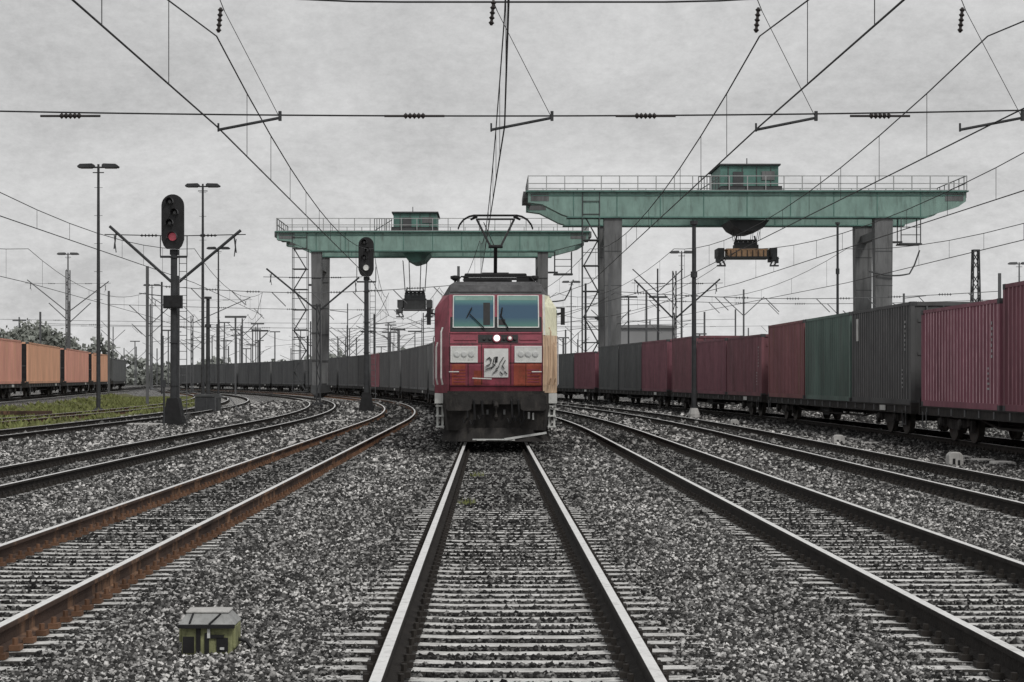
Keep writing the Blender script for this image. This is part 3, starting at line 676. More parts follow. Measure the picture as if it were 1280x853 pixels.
# roof gear and pantographs
def panto(y0, up, name):
    r = MB()
    for x in (-.75,.75): r.tube([(x,y0-.9,4.2),(x,y0+.9,4.2)], .035, 6)
    for y in (-.9,.9): r.tube([(-.75,y0+y,4.2),(.75,y0+y,4.2)], .035, 6)
    r.tube([(-.35,y0+.7,4.3),(.35,y0+.7,4.3)], .06, 8)
    base = r.build('pantograph', M['black'], loco)
    for x in (-.75,.75):
        for y in (-.8,.8):
            i_ = MB(); i_.lathe([(.04,0)]+[(.085 if k%2 else .05, .03+k*.035) for k in range(6)]+[(.04,.25)], (x,y0+y,3.94), (0,0,1), 10); i_.build('insulator', M['insul'], base)
    a = MB(); kz = 4.92 if up else 4.34; ky = y0+.95 if not up else y0+.75
    k0 = Vector((0,y0+.7,4.3)) if up else Vector((0,y0-.7,4.3))
    if up: kn = Vector((0,y0-.75,4.92)); hd = Vector((0,y0+.05,5.7))
    else: kn = Vector((0,y0+.95,4.36)); hd = Vector((0,y0-.6,4.5))
    a.tube([k0,kn], .05, 8); a.tube([kn+Vector((-.18,0,0)),kn+Vector((.18,0,0))], .045, 8)
    a.build('lower_arm', M['black'], base)
    u = MB(); 
    for s in (-1,1): u.tube([kn+Vector((s*.13,0,0)), hd+Vector((s*.48,0,-.02))], .028, 6); 
    u.tube([kn+Vector((-.05,0,.05)), hd+Vector((-.3,0,-.1))], .012, 5); u.tube([hd+Vector((-.5,0,-.02)),hd+Vector((.5,0,-.02))], .02, 6)
    u.build('upper_arm', M['black'], base)
    h = MB()
    for dy in (-.12,.12):
        pts = [(-.96,-.27),(-.92,-.16),(-.82,-.03),(-.68,.05),(-.55,.08),(.55,.08),(.68,.05),(.82,-.03),(.92,-.16),(.96,-.27)]
        h.tube([hd+Vector((x,dy,z)) for x,z in pts], .015, 6)
    for s in (-1,1): h.tube([hd+Vector((s*.48,-.18,.06)),hd+Vector((s*.62,0,-.02)),hd+Vector((s*.48,.18,.06))], .03, 6)
    h.build('contact_head', M['black'], base)
panto(3.5, True, ''); panto(LL-3.3, False, '')
rg = MB()
for x,y in ((-1.0,1.9),(.95,1.95)): rg.lathe([(.03,0),(.03,.1),(.12,.16),(.12,.22),(.03,.24)], (x,y,3.9), (0,0,1), 10)
rg.tube([(-.95,1.7,3.98),(-.85,1.75,4.1),(.85,1.75,4.1),(.95,1.7,3.98)], .02, 6)
rg.tube([(-.5,1.8,4.02),(.4,1.8,4.02)], .05, 8); rg.box((.72,2.2,4.03),(.4,.5,.2)); rg.box((-.55,2.4,4.02),(.5,.5,.16))
rg.build('roof_gear', M['black'], loco)
hb_ = MB(); hb_.tube([(.3,5.5,4.25),(.3,LL-5,4.25)], .03, 6)
for y in (5.6,8,10.5,13): hb_.lathe([(.05,0),(.09,.06),(.05,.1),(.09,.16),(.05,.2),(.03,.31)], (.3,y,3.95), (0,0,1), 10)
hb_.build('high_voltage_bar', M['crane_dark'], loco)
# ------------------------------------------------------------------ gantry cranes
def crane(Y0, dY, xl, xr, zt, zb, legs, trolley, label, lw, ground, swing, spread, grey_tips):
    """girders at Y0 and Y0+dY from xl to xr; zb girder underside, zt girder top; legs: x of the two leg lines"""
    root = empty('gantry_crane', ((xl+xr)/2, Y0, -.2), label, 'gantry crane', 'green gantry cranes over the yard'); O = Vector(root.location)
    def add(mb, name, m, parent=root, **k):
        mb.v = [tuple(Vector(v)-O) for v in mb.v]; return mb.build(name, m, parent, **k)
    H = zt-zb
    for Yg in (Y0, Y0+dY):
        gmb = MB(); w = .55
        poly = [(xl,zt),(xl,zt-.42*H),(xl+1.1,zt-.5*H),(xl+2.6,zt-.9*H),(xl+3.2,zb),(xr-3.2,zb),(xr-2.6,zt-.92*H),(xr-.6,zt-.6*H),(xr,zt-.38*H),(xr,zt)]
        gmb.prism(poly, lambda u,v,t: (u, Yg-w+2*w*t, v))
        gmb.box(((xl+xr)/2,Yg,zt+.03),(xr-xl+.3,2*w+.5,.1),1); gmb.box(((xl+xr)/2,Yg,zb-.04),(xr-xl-6,2*w+.2,.1),1)
        gmb.box(((xl+xr)/2,Yg-w-.03,zt-.28),(xr-xl-.6,.04,.06),1)
        for i in range(9):
            gmb.box((xl+3.5+(xr-xl-7)*i/8,Yg-w-.014,(zt+zb)/2),(.07,.02,H-.1),1)
        for a in ((xl+.9,1.5),(xr-.9,1.5)): gmb.box((a[0],Yg-w-.014,zt-.22*H),(1.4,.02,.3*H),2)
        add(gmb, 'girder', [M['teal'],M['teal_dark'],M['crane_grey']])
        rl = MB(); y = Yg-w-.2 if Yg == Y0 else Yg+w+.2; n_ = int((xr-xl)/1.35)
        for i in range(n_+1): x = xl+(xr-xl)*i/n_; rl.bar((x,y,zt+.08),(x,y,zt+1.22),.07)
        for z in (.1,.62,1.2): rl.bar((xl,y,zt+z),(xr,y,zt+z),.06)
        add(rl, 'railing', M['rail_w'])
    for x in (xl,xr):
        e = MB(); e.box((x,Y0+dY/2,zt-.1),(.7,dY-1.1,.5))
        for k in range(6): e.bar((x,Y0+dY*k/5,zt+.15),(x,Y0+dY*k/5,zt+1.25),.06)
        for z in (.65,1.22): e.bar((x,Y0-.7,zt+z),(x,Y0+dY+.7,zt+z),.06)
        add(e, 'end_platform', M['crane_grey'])
    for li, x in enumerate(legs):
        for Yg in (Y0+.02, Y0+dY):
            l = MB(); a, b, z0 = lw/2, lw/2*.82, -.2+1.0
            dx = 0
            vs = [(x+s*b+dx,Yg+t*b,z0) for s,t in ((-1,-1),(1,-1),(1,1),(-1,1))]+[(x+s*a,Yg+t*.5,zb-.09) for s,t in ((-1,-1),(1,-1),(1,1),(-1,1))]
            l.add(vs, [(3,2,1,0),(4,5,6,7),(0,1,5,4),(1,2,6,5),(2,3,7,6),(3,0,4,7)])
            for k in range(1,5): z = z0+(zb-z0)*k/5; l.box((x,Yg-.5,z),(lw*.95,.06,.06),1)
            add(l, 'leg', [M['crane_grey'],M['crane_dark']])
        c = MB(); c.box((x,Y0+dY/2,.62),(.8,dY+2.6,.7)); c.box((x,Y0+dY/2,1.05),(.5,dY-1,.15))
        for k in range(4):
            yy = Y0-1+k*(dY+2)/3; c.lathe([(.3,-.14),(.3,.14)], (x,yy,.14), (1,0,0), 14); c.box((x,yy,.3),(.45,.7,.3))
        add(c, 'bogie_beam', M['crane_dark'])
        # cross tie high between the two legs
        t = MB(); t.box((x,Y0+dY/2,zb-1.2),(.5,dY-1,.6)); add(t, 'leg_tie', M['crane_grey'])
    # stair tower with flights beside the left leg
    sx = legs[0]-lw/2-1.0; s_ = MB(); n_ = 7; hz = (zb-.2)/n_
    for px in (-.65,.65):
        for py in (-.6,.6): s_.bar((sx+px,Y0+py,.4),(sx+px,Y0+py,zt),.06)
    for k in range(n_+1):
        z = .4+k*(zb-.2)/n_; s_.box((sx,Y0,z),(1.3,1.2,.07)); s_.bar((sx-.65,Y0-.62,z+1),(sx+.65,Y0-.62,z+1),.05)
        if k < n_:
            a, b = (-.55,.55) if k%2 else (.55,-.55); s_.bar((sx+a,Y0-.3,z),(sx+b,Y0-.3,z+hz),.06,.1)
    add(s_, 'stair_tower', M['crane_dark'])
    # maintenance cage under the right end
    cx = legs[1]+lw/2+1.35; c = MB()
    for px in (-.75,.75):
        for py in (-.6,.6): c.bar((cx+px,Y0+py,zb-2.1),(cx+px,Y0+py,zb-.05),.07)
    for z in (2.05,1.4,.8): c.bar((cx-.75,Y0-.6,zb-z),(cx+.75,Y0-.6,zb-z),.06)
    c.box((cx,Y0,zb-2.1),(1.7,1.4,.1)); c.box((legs[1]+lw/2+.45,Y0+.3,zb-1.9),(.9,.2,.16)); add(c, 'access_cage', M['crane_dark'])
    c = MB(); pts = [(legs[1]-1.2+3.9*k/10, Y0-.7, zb-4.2-.35*math.sin(math.pi*k/10)+(1.6 if k == 10 else .6 if k == 9 else 0)) for k in range(11)]; c.tube(pts,.06,6); add(c,'cable_loop',M['crane_dark'])
    # trolley on top
    t0, t1, th = trolley; tc = (t0+t1)/2
    t = MB(); t.box((tc,Y0+dY/2,zt+.3),(t1-t0,dY+1.2,.3),1); t.box((tc,Y0+dY/2-.2,zt+.42+th/2),(t1-t0-.2,dY*.8,th)); t.box((tc,Y0+dY/2-.2,zt+.5+th),(t1-t0+.1,dY*.86,.12),1)
    yf = Y0+dY/2-.2-dY*.4
    for k in range(4): t.box((t0+.7+k*(t1-t0-1.4)/3,yf-.02,zt+.42+th*.5),(.07,.05,th*.9),1)
    t.box((t0+.25*(t1-t0)+.3,yf-.03,zt+.42+th*.4),(.8,.06,th*.66),1); t.box((t1-.9,yf-.03,zt+.42+th*.55),(1.0,.06,th*.4),2)
    t.bar((tc-.2,yf,zt+.5+th),(tc-.2,yf,zt+1.0+th),.07,mi=1)
    for k in range(8): t.bar((t0-1.6+k*.22,yf,zt+.2),(t0-1.6+k*.22,yf,zt+1.3),.06,mi=1)
    t.bar((t0-1.6,yf,zt+1.3),(t0,yf,zt+1.3),.07,mi=1); t.bar((t0-1.6,yf,zt+.2),(t0,yf,zt+1.2),.07,mi=1)
    to = add(t, 'trolley', [M['teal_dark'],M['crane_dark'],M['crane_grey']])
    ub = MB(); ub.prism([(t0+.9,zb-.1),(t1-.7,zb-.1),(t1-1.2,zb-.72),(t1-1.9,zb-.95),(t0+1.9,zb-.95),(t0+1.3,zb-.62)], lambda u,v,q: (u,Y0+1.0+q*(dY-2.0),v)); add(ub, 'trolley_underside', [swing])
    # spreader
    sa, sb_, sz, szb, col = spread; sc = (sa+sb_)/2; ym = Y0+dY/2
    s = MB(); s.box((sc,ym,(sz+szb)/2+.12),((sb_-sa)*.62,1.6,(sz-szb)*.62)); 
    for k in range(7): s.box((sc-(sb_-sa)*.26+k*(sb_-sa)*.087,ym-.83,(sz+szb)/2+.12),(.07,.06,(sz-szb)*.55),1)
    s.box((sc,ym,szb+.32),((sb_-sa)*.7,1.7,.16),1); s.box((sc,ym,sz-.02),((sb_-sa)*.66,1.65,.12),0)
    so = add(s, 'spreader', [M[col],M['crane_dark']])
    for q in (-1,1):
        e = MB(); x = sc+q*(sb_-sa)*.42; e.box((x,ym,(sz+szb)/2+.2),(.5,2.2,.7)); e.box((x,ym,szb+.3),(.3,2.4,.5)); e.box((x+q*.2,ym-1,szb+.1),(.3,.25,.5)); e.bar((x,ym-1.1,szb-.35),(x+q*.35,ym-1.1,szb+.25),.12); e.bar((x-q*.3,ym-1.1,szb-.3),(x,ym-1.1,szb+.25),.12); e.box((x,ym-1.1,szb-.36),(.7,.2,.12))
        add(e, 'end_claw', M['crane_dark'], root)
    hb = MB()
    for k in range(5): hb.lathe([(.2,-.1),(.2,.1)], (sc-.75+k*.37,ym,sz+.5), (0,1,0), 12); 
    hb.box((sc,ym,sz+.22),(1.9,1,.3)); hb.box((sc,ym,sz+.72),(1.7,.8,.12)); hb.bar((sc-.9,ym,sz+.2),(sc-.7,ym,sz+1.1),.12); hb.bar((sc+.9,ym,sz+.2),(sc+.7,ym,sz+1.1),.12)
    add(hb, 'head_block', M['crane_dark'], root)
    rp = MB()
    for q in (-1.0,-.5,.5,1.0):
        for yy in (-.5,.5): rp.tube([(sc+q*.9,ym+yy,sz+.7),(sc+q*1.1,ym+yy,zb-.6)], .022, 5)
    add(rp, 'hoist_rope', M['wire'], root)
    return root
s2 = 2100/130.0
crane(130, 7, (660-612)/s2, (1205-612)/s2, 1.6+(473-241)/s2, 1.6+(473-272)/s2, ((765.5-612)/s2+.02, (1103-612)/s2), ((900-612)/s2, (976-612)/s2, 1.72),
      'nearer teal gantry crane with orange spreader hanging above the right-hand containers', 1.4, -.2, M['crane_dark'],
      ((893-612)/s2*1.027, (971-612)/s2*1.027, 1.6+(473-308)/s2*1.0, 1.6+(473-324)/s2*1.0, 'spreader'), True)
s1 = 14.0
crane(150, 7, (347-612)/s1, (735-612)/s1, 1.6+(473-291)/s1, 1.6+(473-314)/s1, ((396-612)/s1, 4.75), ((490-612)/s1, (547-612)/s1, 1.35),
      'farther teal gantry crane spanning the tracks behind the red locomotive', .92, -.2, M['teal_dark'],
      ((497-612)/s1*1.02, (540-612)/s1*1.02, 1.6+(473-372)/s1, 1.6+(473-390)/s1, 'crane_dark'), False)
# ------------------------------------------------------------------ lamp masts
def lamp_mast(x, Y, ztop, label, far=False, dx=0, arm=.9):
    z0 = float(height(np.array([x]),np.array([Y]))[0])
    r = empty('lamp_mast', (x,Y,z0), label, 'lamp mast', 'T-shaped yard lamp masts'); H = ztop-z0
    m = M['pole_far'] if far else M['pole']
    p = MB(); p.tube([(0,0,0),(0,0,H*.5),(0,0,H)], .12, 10, r2=.065); p.lathe([(.3,-.1),(.3,.06),(.16,.2)], n=12)
    for k in range(int(H/1.5)): p.bar((-.22,0,1.5+k*1.5),(.22,0,1.5+k*1.5),.02)
    p.build('pole', m, r)
    a = MB(); a.bar((-arm,0,H-.02),(arm,0,H-.02),.08); a.bar((-.3,0,H-.3),(.3,0,H-.3),.05); a.bar((0,0,H-.4),(0,0,H+.15),.1); a.build('cross_arm', m, r)
    for s in (-1,1):
        f = MB(); f.prism([(.22,-.03),(arm+.16,-.05),(arm+.2,.03),(arm+.05,.15),(.3,.17),(.22,.1)], lambda u,v,t: (s*u,-.22+.44*t,H+v)); fo = f.build('floodlight', m, r)
        g_ = MB(); g_.box((s*(arm*.5+.2),0,H-.06),(arm*.7,.34,.03)); g_.build('lamp_glass', M['pole_grey'], fo)
    return r
def lampx(px, pyt, Y, label, far=False): 
    p = at(px,pyt,Y); lamp_mast(p.x, Y, p.z, label, far)
lampx(123,209,90,'tall dark T-shaped lamp mast standing in the grass before the orange containers')
lampx(253.5,233,106,'T-shaped lamp mast just right of the tall red signal')
lampx(273,311,158,'shorter T-shaped lamp mast right of the second tall one, left of the far crane', )
lampx(85,318,170,'T-shaped lamp mast behind the orange containers', True)
lampx(190,357,215,'small distant T-shaped lamp mast between the tall mast and the signal', True)
lampx(852,316,152,'T-shaped lamp mast behind the right-hand train beside the Y-shaped mast', True)
lampx(714,353,196,'small distant T-shaped lamp mast just right of the locomotive', True)
lampx(1274,330,168,'T-shaped lamp mast at the far right above the maroon container', True)
# ------------------------------------------------------------------ overhead masts
def insul(mb, p, d, L_=.5, r=.07, mi=0):
    d = Vector(d).normalized(); prof = [(.02,-L_/2)]
    for k in range(5): z = -L_*.4+k*L_*.2; prof += [(.025,z-.03),(r,z),(.025,z+.03)]
    mb.lathe(prof+[(.02,L_/2)], p, d, 8, mi)
def y_mast(x, Y, zj, tips, ztop, label, far=False, thick=.16, ext=2.5):
    """mast with two raked arms: tips = [(dx, z), ...]"""
    z0 = float(height(np.array([x]),np.array([Y]))[0]); m = M['pole_far'] if far else M['pole']
    r = empty('overhead_line_mast', (x,Y,z0), label, 'overhead mast', 'Y-shaped overhead line masts'); 
    p = MB(); w = thick
    for s in (-1,1): p.box((s*w*.7,0,(ztop-z0)/2),(.07,.2,ztop-z0))
    for k in range(int((ztop-z0)/.7)): a = 1 if k%2 else -1; p.bar((-a*w*.6,0,.2+k*.7),(a*w*.6,0,.9+k*.7),.05,.05)
    p.box((0,0,-.05),(.7,.7,.5)); p.build('pole', m, r)
    for dx, z in tips:
        a = MB(); a.tube([(math.copysign(w*.6,dx),0,zj-z0),(dx,0,z-z0)], .06 if not far else .05, 8)
        a.tube([(dx*.93,0,z-z0-.35),(dx*.9,0,z-z0-.35-.7)], .02, 5); a.tube([(dx*.9,0,z-z0-.25),(dx*.93,0,z-z0-.9)], .03, 5); a.build('raked_arm', m, r)
    t = MB(); zz = sum(z for d,z in tips)/len(tips)-z0-.25; a = max(d for d,_ in tips); b = min(d for d,_ in tips)
    t.tube([(b-.2,0,zz),(0,0,zz-.06),(a+.2,0,zz)], .02 if not far else .018, 5)
    for u in (.3,.75): insul(t,(b+(a-b)*u,0,zz-.04),(1,0,0),.7,.075)
    t.build('tie_wire', M['wire'] if not far else M['wire_far'], r)
    return r
def ym(px, pyj, tips, pyt, Y, label, far=False, thick=.16):
    p = at(px, pyj, Y); y_mast(p.x, Y, p.z, [((tx-px)*Y/F, at(0,ty,Y).z) for tx,ty in tips], at(px,pyt,Y).z, label, far, thick)
ym(219,354,[(137,283),(301,288)],345,67,'dark overhead mast with two raked arms forming a Y behind the tall red signal')
ym(398,388,[(333,336),(449,347)],380,108,'overhead mast with two raked arms in front of the far crane leg', )
ym(85,389,[(34,350),(136,352)],338,165,'overhead mast with raked arms rising behind the orange containers', True, .28)
ym(843,398,[(793,350),(900,349)],339,118,'overhead mast with two raked arms behind the right-hand train, left of the tall pole')
ym(240,404,[(190,372),(313,372)],395,190,'distant Y-shaped overhead mast left of the grey containers', True)
def plain_mast(x, Y, ztop, label, lattice=False, far=False, w=.13, arm=None, group=None):
    z0 = float(height(np.array([x]),np.array([Y]))[0]); m = M['pole_far'] if far else M['pole']; H = ztop-z0
    r = empty('overhead_line_mast', (x,Y,z0), label, 'overhead mast', group or 'single overhead line masts')
    p = MB()
    if lattice:
        b, t = w*3.2, w*1.6
        for s in (-1,1):
            for q in (-1,1): p.bar((s*b,q*b,0),(s*t,q*t,H),.09)
        n_ = int(H/.75)
        for k in range(n_):
            a0, a1 = b+(t-b)*k/n_, b+(t-b)*(k+1)/n_; s = 1 if k%2 else -1
            p.bar((-s*a0,-a0,H*k/n_),(s*a1,-a1,H*(k+1)/n_),.05); p.bar((s*a0,a0,H*k/n_),(-s*a1,a1,H*(k+1)/n_),.05)
            p.bar((-a1,-s*a0,H*k/n_),(-a1,s*a1,H*(k+1)/n_),.05); p.bar((a1,s*a0,H*k/n_),(a1,-s*a1,H*(k+1)/n_),.05)
        p.box((0,0,H),(t*2+.1,t*2+.1,.08))
    else:
        p.tube([(0,0,0),(0,0,H)], w, 10, r2=w*.75); p.lathe([(w*1.5,H-.1),(w*1.5,H+.05)], n=10); p.lathe([(w*1.3,H*.72),(w*1.3,H*.75)], n=10)
    p.build('pole', m, r)
    f = MB(); f.lathe([(w*2.2,-.2),(w*2.2,.25),(w*1.4,.5)],n=8); f.build('footing', M['conc_plain'], r)
    if arm:
        a = MB(); dx, z = arm; z -= z0
        a.tube([(0,0,z),(dx,0,z+.1)], .04, 6); a.tube([(0,0,z+1.3),(dx*.9,0,z+.1)], .03, 6); insul(a,(dx*.2,0,z+.02),(dx,0,.1),.5,.08); insul(a,(dx*.2,0,z+1.0),(dx,0,-1.2),.5,.08)
        a.build('bracket_arm', m, r)
    return r
p = at(867.5,278,73); plain_mast(p.x,73,p.z,'tall dark single pole before the right-hand train with a pale foot',w=.115)
p = at(1047,279,112); plain_mast(p.x,112,p.z,'slim single pole behind the dark grey container at the right',w=.1)
p = at(1219.5,313,118); plain_mast(p.x,118,p.z,'pale lattice mast rising behind the faded maroon container',True,w=.12)
p = at(260,372,112); plain_mast(p.x,112,p.z,'short pale-footed mast close beside the lamp mast right of the signal',w=.16)
p = at(1272,400,60)
for x, lab in ((-11.2,'lattice mast holding the left end of the cross-span wires'),(10.1,'lattice mast holding the right end of the cross-span wires')): plain_mast(x,28,11.5,lab,True,w=.11,group='cross-span masts')
# ------------------------------------------------------------------ overhead wires
SUP = [-20,28,74,112,150,188,226]
def overhead(t, label, y1=226, far_from=110, stag=.25, zc=5.8, wr=.014, zm=1.5):
    f = TR[t] if isinstance(t,str) else t
    root = empty('overhead_line', (0,0,0), label, 'overhead wire', 'overhead lines above the tracks')
    cw = MB(); mw = MB(); K = 0
    sup = [s for s in SUP if s <= y1]
    for i,(a,b) in enumerate(zip(sup,sup[1:])):
        sa, sb = stag*(1 if i%2 else -1), stag*(-1 if i%2 else 1)
        A = Vector((f(max(a,0))+sa,a,zc)); B = Vector((f(b)+sb,b,zc)); r = wr if a < 100 else wr*1.25
        cw.tube([A,B], r, 6)
        pts = []
        for k in range(13):
            u = k/12; s = 1.95-.0; z = zc+zm-(zm-.5)*(1-(2*u-1)**2)
            pts.append(A.lerp(B,u)*1); pts[-1].z = z
        mw.tube(pts, r*.9, 6)
        if b < 160 and a >= 0 or i == 0:
            for k in range(1,12,2 if a > 60 else 1):
                u = k/12
                if A.lerp(B,u).y < 8: continue
                d = MB(); q = A.lerp(B,u); d.tube([q,(q.x,q.y,pts[k].z)], r*.45, 5); d.build('dropper', M['wire'] if q.y < 90 else M['wire_far'], root)
    cw.build('contact_wire', M['wire'], root); mw.build('messenger_wire', M['wire'], root)
    return root
overhead('C','pair of overhead wires running straight above the central track to the pantograph', stag=.1, zm=1.85)
overhead(curve(-4.75,.0008,60),'overhead wires above the rust-sided left track, sloping steeply in the upper left', stag=.2)
overhead(curve(4.75,.001,50),'overhead wires above the first right-hand track, rising to the upper right', stag=-.25)
overhead(curve(8.5,.001,50),'overhead wires above the second right-hand track, crossing the nearer crane', stag=-.2)
overhead(curve(-12.7,.0012,65),'overhead wires beside the tall red signal, low at the left edge', stag=.2)
overhead(curve(11.9,.001,50),'overhead wires above the right-hand container train', stag=.3)
overhead(lambda Y: -19-.08*max(0,Y-60),'lowest thin overhead wires at the left edge above the orange containers', stag=.2)
overhead(curve(16.5,.001,50),'rightmost overhead wires beyond the container train', stag=.2)
# the near cross-span
cs = empty('cross_span', (0,28,5.97), 'near cross-span wires stretched over all tracks with ribbed insulators and steady arms', 'cross-span')
w = MB(); w.tube([(x,0,.0+.0012*(x*x)) for x in np.linspace(-11,9.9,23)], .0135, 6); w.build('lower_span_wire', M['wire'], cs)
w = MB(); w.tube([(x,0,1.9+.02*max(0,abs(x-.6)-2.2)**2) for x in np.linspace(-11,9.9,25)], .016, 6); w.build('upper_span_wire', M['wire'], cs)
for px in (88,518,807,1100):
    i_ = MB(); insul(i_,((px-612)*28/F,0,0.003),(1,0,0),.36,.055); x = (px-612)*28/F; i_.tube([(x-.5,0,0),(x+.5,0,0)],.02,6); i_.build('insulator', M['insul'], cs)
for t, px0, px1 in (('C',614,690),('L1',273,350),('R1',945,1020),('R2',1200,1278)):
    x0, x1 = (px0-612)*28/F, (px1-612)*28/F
    a = MB(); a.tube([(x0,0,-.23),(x1,0,-.03)], .024, 8); a.tube([(x0,0,-.26),(x0,0,-.12)], .018, 6); a.box((x1,0,0),(.05,.05,.16)); a.build('steady_arm', M['pole'], cs)
    h = MB(); zt_ = 1.9-.0*x0; h.tube([(x1-.02,0,0),(x0+.1,0,1.75)], .006, 5); h.tube([(x0+.1,0,1.75),(x0,0,zt_+.1)], .008, 5); h.build('hanger_wire', M['wire'], cs)
    i_ = MB(); xi = x0; insul(i_,(xi+.02,0,1.6 if t != 'C' else 1.72),(.1,0,1),.42,.05); i_.build('insulator', M['insul'], cs)
# farther cross-spans
for k,(Y,xa,xb,z) in enumerate(((108,-22,-2,7.6),(150,-34,14,8.2),(172,-46,22,7.2),(205,-60,30,8.8),(112,8,34,7.4),(140,8,46,8.3),(250,-70,50,9.5))):
    c = empty('cross_span', (xa,Y,z), ['thin cross-span wire behind the second signal','thin cross-span wire just below the far crane girder','thin far cross-span wire low over the left-hand masts','hazy far cross-span wire at the left horizon','thin cross-span wire low behind the right-hand train','thin cross-span wire below the nearer crane girder','faintest cross-span wire farthest off above the horizon'][k], 'cross-span', 'far cross-span wires')
    w = MB(); L_ = xb-xa; w.tube([(L_*u,0,-.5*math.sin(math.pi*u)) for u in np.linspace(0,1,15)], .024, 5)
    for u in np.arange(.08,.95,.13): insul(w,(L_*u,0,-.5*math.sin(math.pi*u)),(1,0,0),.9,.1)
    for u in np.arange(.14,.95,.13): w.tube([(L_*u,0,-.5*math.sin(math.pi*u)),(L_*u+.9,0,-.9-.5*math.sin(math.pi*u))],.03,5)
    w.build('span_wire', M['wire_far'], c)
    for u,xx in ((0,0),(1,L_)):
        m_ = MB(); m_.bar((xx,0,-z-.2),(xx,0,1.2),.17,.17); m_.build('end_post', M['pole_far'], c)
# ------------------------------------------------------------------ signals
def signal(x, Y, ztop, hh, wd, lit, label, zrot=0, boxz=None):
    z0 = float(height(np.array([x]),np.array([Y]))[0]); r = empty('light_signal', (x,Y,z0), label, 'railway signal', 'tall light signals beside the left tracks')
    zt = ztop-z0; zb = zt-hh
    m = MB()
    m.tube([(0,0,0),(0,0,zb)],.145,12,r2=.12)
    for k in range(int(zb/1.6)): m.lathe([(.165,0),(.165,.05)],(0,0,1.5+k*1.6),n=12)
    m.build('mast', M['pole'], r)
    b = MB(); b.prism([(-.42,0),(.42,0),(.34,.45),(.24,.95),(.2,1.15),(-.2,1.15),(-.24,.95),(-.34,.45)], lambda u,v,t: (u,-.35+.7*t,v-.1)); b.build('foot', M['black'], r)
    w = wd/2; n = 12
    pts = [(-w*.55,0),(w*.55,0),(w*.8,.12),(w,.35)]+[(w*math.cos(a), hh-w+w*math.sin(a)) for a in np.linspace(0,math.pi,n)]+[(-w,.35),(-w*.8,.12)]
    hd = MB(); hd.prism(pts, lambda u,v,t: (u,-.28+.1*t,zb+v)); hd.prism([(u*.8,v*.92+.08) for u,v in pts], lambda u,v,t: (u,-.18+.34*t,zb+v)); ho = hd.build('signal_head', M['black'], r)
    lens = [(-.1,.86,'lens_dark'),(.08,.66,'lens_dark'),(-.1,.47,'lens_dark'),(.0,.22,lit)]
    for u, v, mm in lens:
        l = MB(); rr = .115 if mm == 'lens_dark' else .15; c = Vector((u*wd*1.2,-.28,zb+v*hh)); l.lathe([(rr,0),(rr,.03),(rr*.5,.05)], c, (0,-1,0), 16); l.build('lens', M[mm], ho)
        h = MB(); vs = []; k_ = 11
        for dep in (0,.26):
            vs += [c+Vector((math.cos(a)*(rr+.035)*(1-.1*dep),-dep,math.sin(a)*(rr+.035)*(1-.1*dep))) for a in np.linspace(-.35,math.pi+.35,k_)]
        h.add(vs, [(i,i+1,k_+i+1,k_+i) for i in range(k_-1)]); h.build('hood', M['pole_grey'], ho)
    pf = MB(); pf.bar((-.5,-.05,zb-.28),(.5,-.05,zb-.28),.1,.08); pf.box((0,.1,zb-.1),(.3,.3,.2))
    for s in (-1,1): pf.tube([(s*.5,-.05,zb-.28),(s*.5,-.05,zb+.5)], .02, 5)
    pf.build('head_bracket', M['pole'], r)
    if boxz:
        bx = MB(); bx.box((0,-.2,boxz-z0),(.7,.22,.48)); bx.box((0,-.32,boxz-z0),(.6,.03,.38)); bx.build('plate_box', M['black'], r)
    ld = MB()
    for s in (-.14,.14): ld.tube([(s+.32,.1,.2),(s+.32,.1,zb-.3)], .018, 5)
    for k in range(int((zb-.6)/.3)): ld.tube([(.18,.1,.4+k*.3),(.46,.1,.4+k*.3)], .012, 5)
    ld.build('ladder', M['pole_grey'], r)
    return r
p = at(217.5,244,63); signal(p.x,63,p.z,2.04,.84,'lamp_red','tall dark light signal showing red, nearest on the left beside the curving tracks',boxz=at(0,378,63).z)
p = at(463,297,90); signal(-6.45,88,at(0,297,88).z,2.05,.8,'lamp_pale','second light signal with a white lamp, standing left of the locomotive')
# ------------------------------------------------------------------ small trackside things
# foreground box with chamfered hood
q = at(263,800,11.1)
bx = empty('trackside_box', (q.x,11.1,-.215), 'small olive box with a pale chamfered hood in the near ballast', 'trackside box'); bx.scale = (.92,.9,.76)
b = MB(); b.box((0,0,.13),(.36,.3,.27)); b.box((.185,0,.16),(.03,.26,.2)); b.box((-.19,-.02,.18),(.03,.2,.14)); b.build('body', M['cab_box'], bx, bevel=.012)
h = MB(); vs = [(-.205,-.18,.268),(.205,-.18,.268),(.205,.17,.268),(-.205,.17,.268),(-.15,-.09,.365),(.14,-.09,.365),(.14,.1,.365),(-.15,.1,.365)]
h.add(vs, [(3,2,1,0),(4,5,6,7),(0,1,5,4),(1,2,6,5),(2,3,7,6),(3,0,4,7)]); h.box((-.005,0,.372),(.31,.21,.02),1); h.build('hood', [M['hood'],M['conc_plain']], bx, bevel=.008)
s = MB(); s.bar((-.12,-.172,.285),(-.105,-.098,.36),.012); s.bar((.02,-.178,.28),(.09,-.1,.355),.012); s.bar((-.2,-.186,.262),(.2,-.186,.262),.03,.03); s.build('hood_ribs', M['black'], bx)
d = MB(); d.box((-.06,-.155,.13),(.03,.02,.25)); d.box((.0,-.155,.1),(.03,.02,.2)); d.box((.07,-.155,.17),(.1,.02,.03)); d.box((.11,-.155,.1),(.08,.02,.12)); d.box((-.13,-.155,.1),(.08,.02,.14)); d.build('front_slots', M['black'], bx)
cb = MB(); cb.tube([(.19,.02,.12),(.26,.0,.1),(.32,-.05,.03),(.36,-.1,-.04)], .016, 6); cb.build('cable', M['black'], bx)
